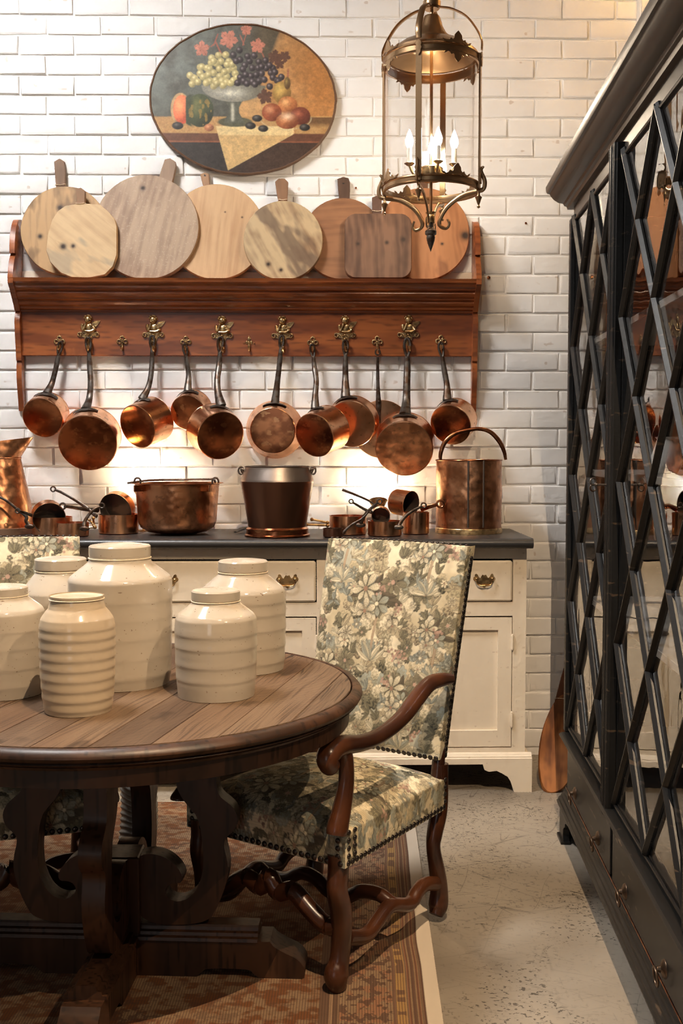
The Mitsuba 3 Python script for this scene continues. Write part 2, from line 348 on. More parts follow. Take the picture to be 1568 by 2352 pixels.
def f_rug(p, n, uv):
    x, y = p.x - RUG_O[0], p.y - RUG_O[1]
    v, u = x * RUG_D[0] + y * RUG_D[1], x * RUG_N[0] + y * RUG_N[1]
    wv = noise(u * 6, v * 6) * 0.006
    u = u + wv
    weave = 0.5 + 0.5 * dr.sin(u * 900)
    worn = smoothstep(0.35, 0.7, fbm(u * 2.5, v * 2.5, 2.0, 3))
    field = fbm(u * 24, v * 28, 7.0, 3); f2 = fbm(u * 38 + 4, v * 50, 3.0, 3)
    c = mix((0.215, 0.138, 0.08), (0.135, 0.052, 0.022), smoothstep(0.38, 0.66, f2))
    vine = smoothstep(0.53, 0.60, fbm(u * 60, v * 78, 7.0, 3)) * (0.35 + 0.65 * smoothstep(0.40, 0.55, field))
    c = mix(c, (0.085, 0.045, 0.03), vine * (0.85 - 0.45 * worn))
    # borders, from the edge inwards
    cell = noise(u * 0 + 2, v * 34); small = fbm(u * 70, v * 70, 0.0, 2)
    def band(a, b, col, t):
        nonlocal c
        m = smoothstep(a - 0.002, a + 0.002, u) * (1 - smoothstep(b - 0.002, b + 0.002, u))
        c = mix(c, col, m * t)
    spots = smoothstep(0.50, 0.58, small)
    band(0.03, 0.30, (0.235, 0.155, 0.092), 0.85)
    for k in range(5): band(0.031 + 0.0115 * k, 0.037 + 0.0115 * k, ((0.17, 0.07, 0.04), (0.10, 0.05, 0.035))[k % 2], 0.9)
    band(0.088, 0.113, (0.32, 0.185, 0.066), 0.8)
    m1 = smoothstep(0.088, 0.092, u) * (1 - smoothstep(0.109, 0.113, u))
    c = mix(c, (0.12, 0.065, 0.045), m1 * smoothstep(0.5, 0.6, noise(u * 40, v * 48)) * 0.85)
    band(0.115, 0.120, (0.13, 0.065, 0.045), 0.9)
    m2 = smoothstep(0.12, 0.124, u) * (1 - smoothstep(0.251, 0.255, u))
    c = mix(c, (0.26, 0.115, 0.06), m2 * smoothstep(0.48, 0.62, fbm(u * 44, v * 36, 6.0, 3)) * 0.7)
    c = mix(c, (0.085, 0.045, 0.033), m2 * smoothstep(0.53, 0.60, fbm(u * 70, v * 64, 11.0, 3)) * 0.8)
    band(0.256, 0.302, (0.10, 0.055, 0.036), 0.85); band(0.270, 0.277, (0.34, 0.22, 0.13), 0.8)
    band(-0.1, 0.025, (0.15, 0.126, 0.096), 1)
    c = mix(c, (0.07, 0.04, 0.03), smoothstep(0.45, 0.95, weave) * 0.6)
    band(-0.1, 0.042, (0.52, 0.44, 0.345), 1)
    return c
scene['m_rug'] = prin(mikit.proc(f_rug), 0.95, specular=0.1)


def area(r, col): return {'type': 'area', 'radiance': rgb(*[r * c for c in col])}
def lamp_mesh(key, mesh, r, col, smooth=True):
    scene[key] = {**mikit.ply(mesh, 'm_candle', smooth), 'emitter': area(r, col)}

# ------------------------------------------------------------------ room shell
WY = 4.8                              # the brick wall's face
struct('floor', rbox((-3.4, -4.6, -0.1), (2.9, 5.0, 0.0), 0.0005), 'm_floor', 'scratched pale polished concrete floor')
struct('ceiling', rbox((-3.4, -4.6, 4.2), (2.9, 5.0, 4.3), 0.0005), 'm_dark_shell')
struct('wall_left', rbox((-3.4, -4.6, 0), (-3.3, 5.0, 4.2), 0.0005), 'm_dark_shell')
struct('wall_right', rbox((2.8, -4.6, 0), (2.9, 5.0, 4.2), 0.0005), 'm_dark_shell')
struct('wall_rear', rbox((-3.3, -4.6, 0), (2.8, -4.5, 4.2), 0.0005), 'm_dim')
def unseen_rear_window(n, x0, x1, z0, z1):
    k = struct(f'unseen_window_{n}', ext(sbox(x0 - .07, z0 - .07, x1 + .07, z1 + .07).difference(sbox(x0, z0, x1, z1)), .09, O=(0, -4.5, 0), U=(1, 0, 0), V=(0, 0, 1), W=(0, 1, 0)), 'm_fixture', 'tall unseen glazed opening in the rear wall, lighting the copper')
    for x in np.linspace(x0, x1, 4)[1:-1]: part(k, 'glazing_bar', rbox((x - .015, -4.47, z0), (x + .015, -4.43, z1), .002), 'm_fixture', False)
    for z in np.linspace(z0, z1, 5)[1:-1]: part(k, 'glazing_bar', rbox((x0, -4.468, z - .015), (x1, -4.432, z + .015), .002), 'm_fixture', False)
    v = np.array([[x0, -4.478, z0], [x1, -4.478, z0], [x1, -4.478, z1], [x0, -4.478, z1]])
    lamp_mesh(key_for(k + '__pane'), TM(v, [[0, 2, 1], [0, 3, 2]]), UNSEEN_WINDOW, (.92, .97, 1.0), False)
unseen_rear_window(1, -2.5, -1.2, .5, 2.9)  # out of view, placed to put bright streaks in the copper
struct('wall_back', rbox((-3.3, WY + 0.006, 0), (2.8, 5.0, 4.2), 0.0005), 'm_wall', 'white painted brick wall behind the sideboard')
CH, BL = 0.08398, 0.2336              # course height, brick pitch
Z0, XA = PY(600, 84.8, WY)[2], PY(1167, 110, WY)[0]
def brick_mesh(seed, L=BL):
    g = np.random.default_rng(seed)
    w, h = L - 0.0085, CH - 0.0085
    def rect(i, y): return np.array([[i, y, i], [w - i, y, i], [w - i, y, h - i], [i, y, h - i]])
    r0, r1, r2, r3 = rect(0, 0.012), rect(0.0, 0.001), rect(0.0028, -0.0016), rect(0.010, -0.0028)
    for r in (r1, r2, r3): r += g.normal(0, 0.0010, r.shape)
    v = np.vstack([r0, r1, r2, r3]); f = []
    for k in range(3):
        for j in range(4):
            a, b, c, d = 4 * k + j, 4 * k + (j + 1) % 4, 4 * k + 4 + (j + 1) % 4, 4 * k + 4 + j
            f += [[a, b, c], [a, c, d]]
    f += [[12, 13, 14], [12, 14, 15]]
    return TM(v - [w / 2, 0, h / 2], f)
bricks = [brick_mesh(s) for s in range(12)]
brick_ply = [mikit.ply(b, 'm_wall', 50) for b in bricks]
def proj(p):
    p = np.asarray(p) - CAM; w = p @ CD
    return 784 + F * (p @ CR) / w, 1176 - F * (p @ CU) / w
cands, rest = [], []
for row in range(-16, 40):
    zc = Z0 - (row + 0.5) * CH
    if zc < 0.03 or zc > 4.19: continue
    x0 = XA - (0 if row % 2 == 0 else BL / 2)
    for k in range(-20, 12):
        xc = x0 + (k + 0.5) * BL + RNG.normal(0, 0.002)
        if xc < -3.2 or xc > 2.7: continue
        M = np.eye(4); M[:3, 3] = [xc, WY + RNG.normal(0, 0.0012), zc + RNG.normal(0, 0.0006)]
        a, b = RNG.normal(0, 0.005, 2)
        M[:3, :3] = trimesh.transformations.euler_matrix(a, RNG.normal(0, 0.004), b)[:3, :3]
        i = int(RNG.integers(12))
        px, py = proj(M[:3, 3])
        vis = -40 < px < 1360 and -25 < py < 1240 or (1200 < px < 1330 and py < 1760)
        hid = (30 < px < 1090 and 655 < py < 800) or ((px - 557) / 150) ** 2 + ((py - 227) / 110) ** 2 < 1
        (cands if vis and not hid else rest).append((M, i, abs(px - 660) / 1.2 + abs(py - 600)))
cands.sort(key=lambda t: t[2])
rest += cands[300:]
for M, i, _ in cands[:300]: copy_part('wall_back', 'brick', brick_ply[i], M)
part('wall_back', 'brick_field', cat([xf(bricks[i], M) for M, i, _ in rest]), 'm_wall', 50, kind='stuff')
# the pier beyond the cabinet, top right
pier_x = PY(1470, 40, WY - 0.05)[0]
struct('wall_pier', rbox((pier_x, WY - 0.045, 0), (2.8, WY + 0.01, 4.2), 0.002), 'm_wall', 'white painted brick pier at the right end of the wall')
bm = []
for row in range(-12, 39):
    zc = Z0 - (row + 0.5) * CH
    if 0.03 < zc < 4.19:
        x = pier_x
        for L in ([BL] * 6 if row % 2 else [BL / 2] + [BL] * 5):
            if x + L < 2.78: bm.append(xf(brick_mesh(int(row * 7 + L * 100) % 12, L), mat4(np.eye(3), [x + L / 2, WY - 0.052, zc])))
            x += L
part('wall_pier', 'brick_field', cat(bm), 'm_wall', 50, kind='stuff')

# ------------------------------------------------------------------ lamps out of the picture
def panel_lamp(name, label, c, sx, sy, r, col):
    t = thing(name, label, 'ceiling light')
    fr = Polygon([(-sx / 2 - .04, -sy / 2 - .04), (sx / 2 + .04, -sy / 2 - .04), (sx / 2 + .04, sy / 2 + .04), (-sx / 2 - .04, sy / 2 + .04)], [[(-sx / 2, -sy / 2), (sx / 2, -sy / 2), (sx / 2, sy / 2), (-sx / 2, sy / 2)]])
    part(t, 'frame', ext(fr, 0.06, O=np.array(c) - [0, 0, 0.06]), 'm_fixture', False)
    v = np.array([[-sx / 2, -sy / 2, 0], [-sx / 2, sy / 2, 0], [sx / 2, sy / 2, 0], [sx / 2, -sy / 2, 0]]) + np.array(c) - [0, 0, 0.03]
    k = key_for(t + '__diffuser')
    lamp_mesh(k, TM(v, [[0, 1, 2], [0, 2, 3]]), r, col, False)
panel_lamp('unseen_ceiling_panel', 'unseen long white ceiling panel light, placed to light the brick wall', (-1.5, 2.95, 4.2), 0.55, 1.1, UNSEEN_PANEL, DAY)  # out of view, placed to light the upper left wall and jar shoulders
panel_lamp('unseen_ceiling_panel', 'added white ceiling panel light behind the viewer, for front fill', (-1.3, -1.6, 4.2), 0.8, 1.4, REAR_FILL, DAY)  # added fill for the fronts of sideboard and chairs
def track_spot(label, pos, target, I, cut):
    t = thing('unseen_spotlight', label, 'spotlight')
    d = np.array(target, float) - pos; d /= np.linalg.norm(d)
    part(t, 'housing', lathe([(0.001, -0.16), (0.045, -0.16), (0.05, -0.15), (0.05, 0.0), (0.046, 0.0), (0.046, -0.1), (0.001, -0.1)], 24, pos, d), 'm_fixture')
    part(t, 'stem', tube([np.array(pos) - d * 0.12, [pos[0] - d[0] * .12, pos[1] - d[1] * .12, 4.2]], 0.008, 8, smooth=False), 'm_fixture')
    scene[t + '_beam'] = {'type': 'spot', 'to_world': T().look_at(origin=(pos - d * 0.05).tolist(), target=list(map(float, target)), up=[0, 1, 0]),
                          'intensity': rgb(*[I * c for c in WARM]), 'cutoff_angle': cut, 'beam_width': cut * 0.55}
track_spot('unseen black track spotlight on the right, lighting jars and table', np.array([1.55, 0.5, 3.5]), (-0.45, 2.7, 0.8), SPOT_A, 24)  # out of view, placed to light jars and table from the right
track_spot('unseen black track spotlight overhead, lighting sideboard front and floor', np.array([0.40, 0.95, 3.9]), (0.12, 3.50, 0.0), SPOT_B, 28)  # out of view, placed to light the sideboard front and floor
t = thing('unseen_bulb', 'unseen bare warm bulb out of view, lighting the top right wall', 'light bulb')
pb = np.array([1.42, 4.30, 3.52])  # out of view, placed to warm the top right of the wall
part(t, 'cord', tube([pb + [0, 0, .05], [pb[0], pb[1], 4.2]], 0.004, 6, smooth=False), 'm_rubber_shade')
lamp_mesh(key_for(t + '__bulb'), ball(pb, 0.05, 2), CORNER, (1.0, 0.58, 0.22))

# ------------------------------------------------------------------ cream sideboard and its worktop
def X_(px, Y, py=1400): return PY(px, py, Y)[0]
def Z_(py, Y, px=784): return PY(px, py, Y)[2]
SF = 4.30                              # face of the sideboard
WT = 1.022                             # worktop height
sxr = X_(1208, SF); sxl = X_(-163, SF)
wt = thing('worktop', 'long black-painted worktop slab on the cream sideboard', 'worktop')
prof = Polygon([(0, 0.004), (0.004, 0)] + [(0.54 + 0.02 * math.sin(a), 0.02 - 0.02 * math.cos(a)) for a in np.linspace(0, math.pi, 9)] + [(0.004, 0.04), (0, 0.036)])
put(wt, ext(prof, X_(1221, 4.26) - (sxl - 0.02), O=(sxl - 0.02, WY - 0.008, WT - 0.04), U=(0, -1, 0), V=(0, 0, 1), W=(1, 0, 0)), 'm_worktop', 30)
sb = thing('sideboard', 'cream painted sideboard with brass pulls under the black worktop', 'sideboard')
zt = WT - 0.04
xd = [(X_(-132, SF), X_(277, SF)), (X_(318, SF), X_(727, SF)), (X_(768, SF), X_(1177, SF))]
zd = (Z_(1384, SF), Z_(1284, SF)); zo = (Z_(1719, SF), Z_(1416, SF))
zp = Z_(1742, SF)                      # plinth top
holes = []
for a, b in xd: holes += [sbox(a, zd[0], b, zd[1]), sbox(a, zo[0], (a + b) / 2 - .0, zo[1]), sbox((a + b) / 2, zo[0], b, zo[1])]
face = Polygon([(sxl, zp), (sxr, zp), (sxr, zt), (sxl, zt)]).difference(shapely.union_all(holes))
part(sb, 'face_frame', ext(face, 0.024, O=(0, SF, 0), U=(1, 0, 0), V=(0, 0, 1), W=(0, 1, 0)), 'm_cream', False)
part(sb, 'carcass', cat(rbox((sxl, SF + .0245, zp), (sxl + .02, WY - .02, zt)), rbox((sxr - .02, SF + .0245, zp), (sxr, WY - .02, zt)), rbox((sxl, WY - .03, zp), (sxr, WY - .02, zt))), 'm_cream', False)
part(sb, 'gap_shade_sheet', rbox((sxl + .021, SF + .03, zp), (sxr - .021, SF + .045, zt)), 'm_rubber_shade', False)  # dark sheet standing in for shade in the drawer and door gaps
def bat_pull(parent, x, z, Y):
    """Brass bat-wing plate with two posts and a swinging bail."""
    s = 0.0013
    half = [(0, 16), (5, 19), (9, 13), (12, 8), (17, 12), (20, 19), (25, 22), (29, 18), (28, 13), (32, 11), (34, 6), (32, 1), (27, 0), (23, 2), (22, -6), (16, -12), (10, -13), (6, -17), (0, -21)]
    pts = [(a * s, b * s) for a, b in half] + [(-a * s, b * s) for a, b in half[::-1][1:-1]]
    k = part(parent, 'pull_plate', ext(Polygon(pts).buffer(0), 0.0025, O=(x, Y - .0028, z), U=(1, 0, 0), V=(0, 0, 1), W=(0, 1, 0)), 'm_brass', False, label='brass bat-wing pull')
    bail = [(-24, 6), (-24, -3), (-19, -11), (-9, -14), (0, -13), (9, -14), (19, -11), (24, -3), (24, 6)]
    part(k, 'bail', tube([(x + a * s, Y - .013 - .004 * (1 - abs(a) / 24), z + b * s) for a, b in bail], 0.0028, 8), 'm_brass')
    for q in (-1, 1): part(k, 'post', ball((x + q * 24 * s, Y - .012, z + 6 * s), .0075, 2, (1, 1, 1)), 'm_brass')
for i, (a, b) in enumerate(xd):
    d = part(sb, 'drawer', rbox((a + .003, SF - .008, zd[0] + .003), (b - .003, SF + .02, zd[1] - .0075), .007), 'm_cream', False)
    for q in (a + (b - a) * 67 / 409, b - (b - a) * 67 / 409): bat_pull(d, q, Z_(1334, SF), SF - .008)
    m = (a + b) / 2
    for k, (c, e) in enumerate(((a, m), (m, b))):
        c, e = c + .003, e - .003
        z0, z1 = zo[0] + .004, zo[1] - .006
        st = 0.055
        fr = Polygon([(c, z0), (e, z0), (e, z1), (c, z1)], [[(c + st, z0 + .066), (e - st, z0 + .066), (e - st, z1 - .05), (c + st, z1 - .05)]])
        dk = part(sb, 'door', ext(fr, .02, O=(0, SF - .002, 0), U=(1, 0, 0), V=(0, 0, 1), W=(0, 1, 0)), 'm_cream', False)
        part(dk, 'panel', rbox((c + st - .004, SF + .010, z0 + .06), (e - st + .004, SF + .018, z1 - .046)), 'm_cream', False)
        hx = e + .002 if k else c - .002
        for hz in (z0 + .11, z1 - .10):
            part(dk, 'hinge', cat(lathe([(0, -.027), (.0065, -.027), (.0065, .027), (0, .027)], 10, (hx, SF - .004, hz)), ball((hx, SF - .004, hz + .029), .005, 1), ball((hx, SF - .004, hz - .029), .005, 1)), 'm_cream')
pxr = X_(1222, 4.27, 1760)
pl = [(sxl - .02, zp + .012), (sxl - .02, 0.0)]
zb, pxf = Z_(1757, 4.28), [X_(q, 4.28, 1780) for q in (1108, 1112, 1122, 1140, 1152, 1165, 1172, 1176, 1180)]
zf = [Z_(q, 4.28) for q in (1757, 1770, 1774, 1772, 1778, 1786, 1797, 1808, 1821)]; zf[-1] = 0.0
foot = list(zip(pxf, zf))
xm = lambda x: sxl + sxr - x
pl = [(xm(pxr), zp), (xm(pxr), 0)] + [(xm(x), z) for x, z in foot[::-1]] + foot + [(pxr, 0), (pxr, zp)]
part(sb, 'plinth', ext(Polygon(pl), .022, O=(0, 4.275, 0), U=(1, 0, 0), V=(0, 0, 1), W=(0, 1, 0)), 'm_cream', False)
mould = Polygon([(0, 0), (-.026, 0), (-.026, .006), (-.021, .009), (-.021, .013), (-.014, .016), (-.010, .022), (0, .026)])
part(sb, 'plinth_moulding', ext(mould, pxr - xm(pxr), O=(xm(pxr), SF + .001, zp - .004), U=(0, 1, 0), V=(0, 0, 1), W=(1, 0, 0)), 'm_cream', False)
for q, s in ((pxr - .022, 1), (xm(pxr), -1)):
    part(sb, 'side_plinth', rbox((q, 4.298, 0), (q + .022, WY - .05, zp + .01)), 'm_cream', False)

# ------------------------------------------------------------------ mahogany wall rack with its hooks
wr = thing('wall_rack', 'mahogany wall rack with a deep moulded shelf and brass hooks', 'wall shelf')
RY = WY - 0.007                         # the face of the bricks
RF = RY - 0.028                         # face of the rail
rz0, rz1 = Z_(818, RF), Z_(700, RF)
rx0, rx1 = X_(44, RF, 760), X_(1090, RF, 760)
part(wr, 'rail', rbox((rx0, RF, rz0), (rx1, RY, rz1), .002), 'm_mahogany', False)
zs = Z_(640, RY - .15)                  # top of the shelf's lip
zl = Z_(717, RF - .01)
hh = zs - zl
cor = [(0, -.002), (.012, -.002), (.014, .05), (.026, .08), (.028, .15), (.040, .20), (.047, .27), (.046, .33), (.058, .37), (.060, .42), (.072, .47), (.082, .55), (.080, .62), (.094, .66), (.096, .71), (.106, .76), (.111, .84), (.122, .88), (.124, .93), (.128, 1.0), (0, 1.0)]
part(wr, 'cornice', ext(Polygon([(a, b * hh if b > 0 else b) for a, b in cor]), rx1 - rx0, O=(rx0, RF, zl), U=(0, -1, 0), V=(0, 0, 1), W=(1, 0, 0)), 'm_mahogany', False)
part(wr, 'shelf', rbox((rx0, RF - .002, zs - .016), (rx1, RY, zs - .001), .001), 'm_mahogany', False)
part(wr, 'back_strip', rbox((rx0, RY - .012, zs), (rx1, RY, zs + .05), .002), 'm_cream', False)
bp = [(508, .045), (512, .065), (522, .085), (540, .105), (560, .117), (584, .122), (586, .100), (590, .112), (600, .128), (618, .146), (636, .155), (652, .155), (664, .132), (680, .108), (700, .075), (716, .055), (718, .044), (728, .056), (740, .062), (765, .060), (800, .050), (829, .045), (831, .035), (845, .043), (870, .043), (900, .033), (925, .022), (945, .016)]
bpl = [(0, Z_(508, RY))] + [(t_, Z_(y, RY - t_)) for y, t_ in bp] + [(0, Z_(945, RY))]
for px in (34, 1094):
    x = X_(px, RY - .08, 600 if px < 100 else 650)
    part(wr, 'bracket', ext(Polygon(bpl).buffer(0), .022, O=(x - .011, RY, 0), U=(0, -1, 0), V=(0, 0, 1), W=(1, 0, 0)), 'm_mahogany', 25)
def wpx(dx, dz, o, Y): return np.array([o[0] + dx / ppm(Y), Y, o[2] - dz / ppm(Y)])
def cherub_mesh():
    """A winged child at rest above a scrolled plate that ends in a hook; units are pixels of the photograph, y = towards the viewer."""
    m = [ball((0, -4, 12), 8.3, 2, (1, .8, 1.05))]
    g = np.random.default_rng(3)
    for k in range(16):
        a = g.uniform(0, math.pi); m.append(ball((8.0 * math.cos(a), -5 + g.uniform(-3, 2), 14 + 7.5 * math.sin(a)), 2.8, 1))
    m += [ball((-4, -9, 8), 2.2, 1), ball((2, -10.5, 10), 1.5, 1)]
    m += [ball((2, -3, -6), 11, 2, (1, .55, .95)), ball((5, -5, -2), 6, 2, (1, .6, 1))]
    m += [tube([(-9, -4, -4), (-13, -7, 0), (-11, -9, -12), (-6, -10, -3), (-4, -10, 5)], [3.4, 3.6, 3.2, 2.8, 2.2], 8, n=4)]
    m += [tube([(11, -4, -3), (14, -7, -10), (8, -9, -14), (-3, -9, -14), (-9, -8, -13)], [3.6, 3.8, 3.2, 2.8, 2.3], 8, n=4)]
    wing = [(8, 2), (12, 8), (18, 10), (27, 10), (25, 5), (21, 0), (16, -6), (10, -8)]
    m += [ext(Polygon(wing), 3, O=(0, 0, 0), U=(1, 0, 0), V=(0, 0, 1), W=(0, -1, 0))]
    for a, b in (((10, 6), (25, 9)), ((11, 2), (22, 4)), ((12, -3), (18, -3))): m.append(tube([(a[0], -3.5, a[1]), (b[0], -3.5, b[1])], 1.3, 6, smooth=False))
    base = [(-20, -17), (-12, -15), (0, -18), (12, -15), (20, -18), (16, -26), (10, -26), (7, -34), (4, -46), (-3, -46), (-6, -36), (-9, -28), (-16, -26)]
    m += [ext(Polygon(base), 3.0, O=(0, 0, 0), U=(1, 0, 0), V=(0, 0, 1), W=(0, -1, 0))]
    for s in (-1, 1):
        m += [ring((s * 19, -3, -21), 4.6, 1.7, (0, 1, 0), 7, 14), tube([(s * 2, -4, -18), (s * 8, -5, -22), (s * 14, -4, -18), (s * 20, -3, -17)], 1.8, 6, n=4), tube([(0, -4, -24), (s * 5, -5, -28), (s * 8, -4, -24)], 1.6, 6, n=4)]
    m += [ball((0, -5, -21), 3.4, 1), ball((0, -5, -30), 3.8, 1), ball((0, -5, -37), 2.8, 1)]
    m += [tube([(1, -2, -40), (2, -4, -52), (2, -12, -58), (2, -20, -55), (2, -23, -48)], [3.6, 3.4, 3, 2.7, 3.0], 8)]
    return cat(m)
def clover_mesh(leaf=False):
    m = []
    for a in ((-7, 1), (7, 1), (0, 9)): m += [ring((a[0], -2.2, a[1]), 4.4, 1.9, (0, 1, 0), 7, 14)]
    if leaf: m = [ball((0, -1, 8), 5, 1, (.8, .35, 1.3)), ball((-5, -1, 1), 4, 1, (.8, .4, 1.2)), ball((5, -1, 1), 4, 1, (.8, .4, 1.2)), ball((0, -1, -5), 4, 1, (.7, .4, 1.3))]
    m += [ball((0, -2, 14.5), 2, 1), ball((-11.5, -2, 0), 1.8, 1), ball((11.5, -2, 0), 1.8, 1), ball((0, -3, 1), 3.2, 1)]
    m += [tube([(0, -2, 3), (0, -3, -6), (0, -6, -14), (0, -14, -18), (0, -20, -13), (0, -21, -9)], [3.2, 2.8, 2.5, 2.2, 2.1, 2.6], 7)]
    return cat(m)
UP = 1 / ppm(RF)
hk = mikit.ply(xf(cherub_mesh(), np.eye(3) * UP), 'm_brass', 40)
ck = mikit.ply(xf(clover_mesh(), np.eye(3) * UP), 'm_brass', 40)
lk = mikit.ply(xf(clover_mesh(True), np.eye(3) * UP), 'm_brass', 40)
for px, py in ((203, 747), (352, 748), (510, 750), (648, 750), (792, 749), (937, 748)): copy_part(wr, 'cherub_hook', hk, mat4(np.eye(3), PY(px, py, RF + .0005)))
for px, py in ((137, 786), (281, 786), (427, 787), (572, 788), (718, 788), (866, 787), (1012, 785)): copy_part(wr, 'hook', lk if px == 572 else ck, mat4(np.eye(3), PY(px, py, RF + .0005)))

# ------------------------------------------------------------------ cutting boards on the rack
def wood_colors(xy, ang, base, dark, seed, streak=0.5, knots=(), mott=0.3, stain=None, worn=0.0):
    """Colours of a wooden face: grain along ang, plus knots (x, y, radius)."""
    c, s = math.cos(ang), math.sin(ang)
    u, v = xy[:, 0] * c + xy[:, 1] * s, xy[:, 1] * c - xy[:, 0] * s
    kd = np.zeros(len(xy)); pull = np.zeros(len(xy))
    for kx, ky, kr in knots:
        d2 = (xy[:, 0] - kx) ** 2 + (xy[:, 1] - ky) ** 2
        kd = np.maximum(kd, np.exp(-d2 / kr ** 2)); pull += np.sign(v - (ky * c - kx * s)) * np.exp(-d2 / (2.5 * kr) ** 2) * kr
    P = lambda a, b: np.column_stack([u * a + seed, (v - pull) * b, np.full(len(u), seed * 1.7)])
    w = meshkit.fbm(P(4, 22), 4, seed); g = meshkit.noise(P(7, 260), seed + 1); g2 = meshkit.fbm(P(14, 90), 3, seed + 2)
    rg = 0.5 + 0.5 * np.sin(((v - pull) * 9 + 1.6 * meshkit.fbm(P(2.0, 5), 2, seed + 9)) * 22)
    t = np.clip(streak * (1.6 * (w - 0.42)) + 0.22 * (g - 0.5) + 0.35 * (g2 - 0.5) + 0.25 * streak * (rg - .5) + mott * (meshkit.fbm(np.column_stack([xy * 16, np.full(len(u), seed)]), 3, seed + 5) - 0.45), 0, 1)
    t = np.clip(t * 1.25 + .06, 0, 1); col = .72 * (lin(base)[None] * (1 - t[:, None]) + lin(dark)[None] * t[:, None])
    if stain is not None:
        sc, lo, amt = stain
        st = np.clip((meshkit.fbm(np.column_stack([u * 6, v * 14, np.full(len(u), seed + 3.0)]), 4, seed + 7) - lo) * 9, 0, 1) * amt
        col = col * (1 - st[:, None]) + lin(sc)[None] * st[:, None]
    if worn:
        wn = (meshkit.noise(np.column_stack([xy * 230, np.full(len(u), seed)]), seed) > 0.83) * worn
        col = col * (1 - wn[:, None]) + lin((0.86, 0.80, 0.74))[None] * wn[:, None]
    ring_ = np.clip(kd * 1.3, 0, 1)[:, None] ** 0.8
    return col * (1 - ring_) + lin((0.20, 0.13, 0.09))[None] * ring_
def circle_px(cx, cy, r, wob=0.0, seed=0, n=96, sx=1.0):
    a = np.linspace(0, 2 * np.pi, n, endpoint=False)
    rr = r * (1 + wob * (meshkit.noise(np.column_stack([np.cos(a) * 2, np.sin(a) * 2, 0 * a + seed])) - 0.5))
    return np.column_stack([cx + rr * np.cos(a) * sx, cy + rr * np.sin(a)])
def board(label, out, handle, yb, yt, base, dark, ang, hcol, seed, th=0.021, string=None, hole=None, cat_='cutting board', **kw):
    """out, handle: outlines in pixels; the board leans from depth yb at its foot to yt at its top."""
    zb_, zt_ = PY(600, max(q[1] for q in out), yb), PY(600, min(q[1] for q in np.vstack([out, handle])), yt)
    o = np.array([0, yb, zb_[2]]); up = np.array([0, zt_[1] - yb, zt_[2] - zb_[2]]); up /= np.linalg.norm(up)
    n_ = np.cross([1, 0, 0], up)                       # towards the viewer is -n_ or n_
    back = n_ if n_[1] > 0 else -n_
    def plane(pts): 
        q = np.array([PN(x, y, o, n_) for x, y in pts]) - o
        return np.column_stack([q[:, 0], q @ up])
    A = np.stack([[1, 0, 0], up, back], 1)
    t = thing('cutting_board', label, cat_, 'round cutting boards leaning on the rack' if 'square' not in label else None)
    pb_ = Polygon(plane(out)).buffer(0)
    m, xy = slab(pb_, th, 0.0032, 0.0025)
    cx, cy = pb_.centroid.x, pb_.centroid.y
    kw2 = dict(kw); kn = [(plane([(a, b)])[0][0] - cx, plane([(a, b)])[0][1] - cy, r / ppm(yb)) for a, b, r in kw2.pop('knots', ())]
    col = wood_colors(xy - [cx, cy], ang, base, dark, seed, knots=kn, **kw2)
    side = np.arange(len(col)) >= len(col) - 1 - 2 * len(pb_.exterior.coords)
    part(t, 'board', xf(m, mat4(A, o)), 'm_color', False, color=col)
    ph = Polygon(plane(handle)).buffer(0).buffer(.004).buffer(-.004)
    if hole is not None: hc = plane([hole])[0]
    m, xy = slab(ph, th * 0.85, 0.0028, 0.002)
    col = wood_colors(xy - [cx, cy], math.pi / 2, hcol[0], hcol[1], seed + 20, mott=.5)
    if hole is not None:
        d = np.hypot(xy[:, 0] - hc[0], xy[:, 1] - hc[1]); col[d < .0042] = (.01, .007, .005)
    part(t, 'handle', xf(m, mat4(A, o + back * th * .08)), 'm_color', False, color=col)
    if string is not None:
        (x0, y0), (x1, y1) = string
        q = plane([(x0, y0), ((x0 + x1) / 2, (y0 + y1) / 2 + 1.5), (x1, y1)])
        w3 = [np.array([a, b, -.0025]) for a, b in q]
        w3 = w3 + [np.array([q[2][0] + .002, q[2][1], th * .5]), np.array([q[1][0], q[1][1], th * 1.1]), np.array([q[0][0] - .002, q[0][1], th * .5])]
        part(t, 'string', xf(tube(np.array(w3 + w3[:1]), .0014, 6, hint=(0, 0, 1), n=4), mat4(A, o)), 'm_string')
    return t
D2 = math.pi / 2
board('round brown board with a pointed handle behind the little faceted one', circle_px(147, 529, 100, .04, 1), [(124, 371), (136, 364), (147, 371), (149, 395), (148, 434), (129, 434), (126, 395)], 4.715, 4.775,
      (.80, .64, .45), (.42, .29, .18), D2 + .05, ((.55, .40, .27), (.34, .24, .16)), 1, string=((128, 424), (149, 423)), streak=.9, knots=((138, 477, 6), (92, 543, 5)), stain=((.33, .23, .15), .55, .6))
oct_ = [(150, 473), (186, 467), (228, 470), (247, 486), (262, 503), (267, 520), (267, 585), (258, 612), (240, 630), (205, 637), (165, 636), (140, 626), (116, 602), (107, 575), (110, 540), (120, 505), (133, 485)]
board('small pale faceted board with two knots, frontmost at the left end', oct_, [(174, 434), (185, 431), (194, 438), (193, 475), (176, 475), (177, 455)], 4.655, 4.700, (.89, .76, .58), (.70, .52, .34), D2 + .9, ((.58, .42, .28), (.36, .24, .16)), 2, th=.026,
      string=((174, 467), (194, 466)), streak=.45, knots=((145, 566, 6.5), (168, 565, 4.5)), mott=.35, stain=((.56, .50, .42), .60, .6))
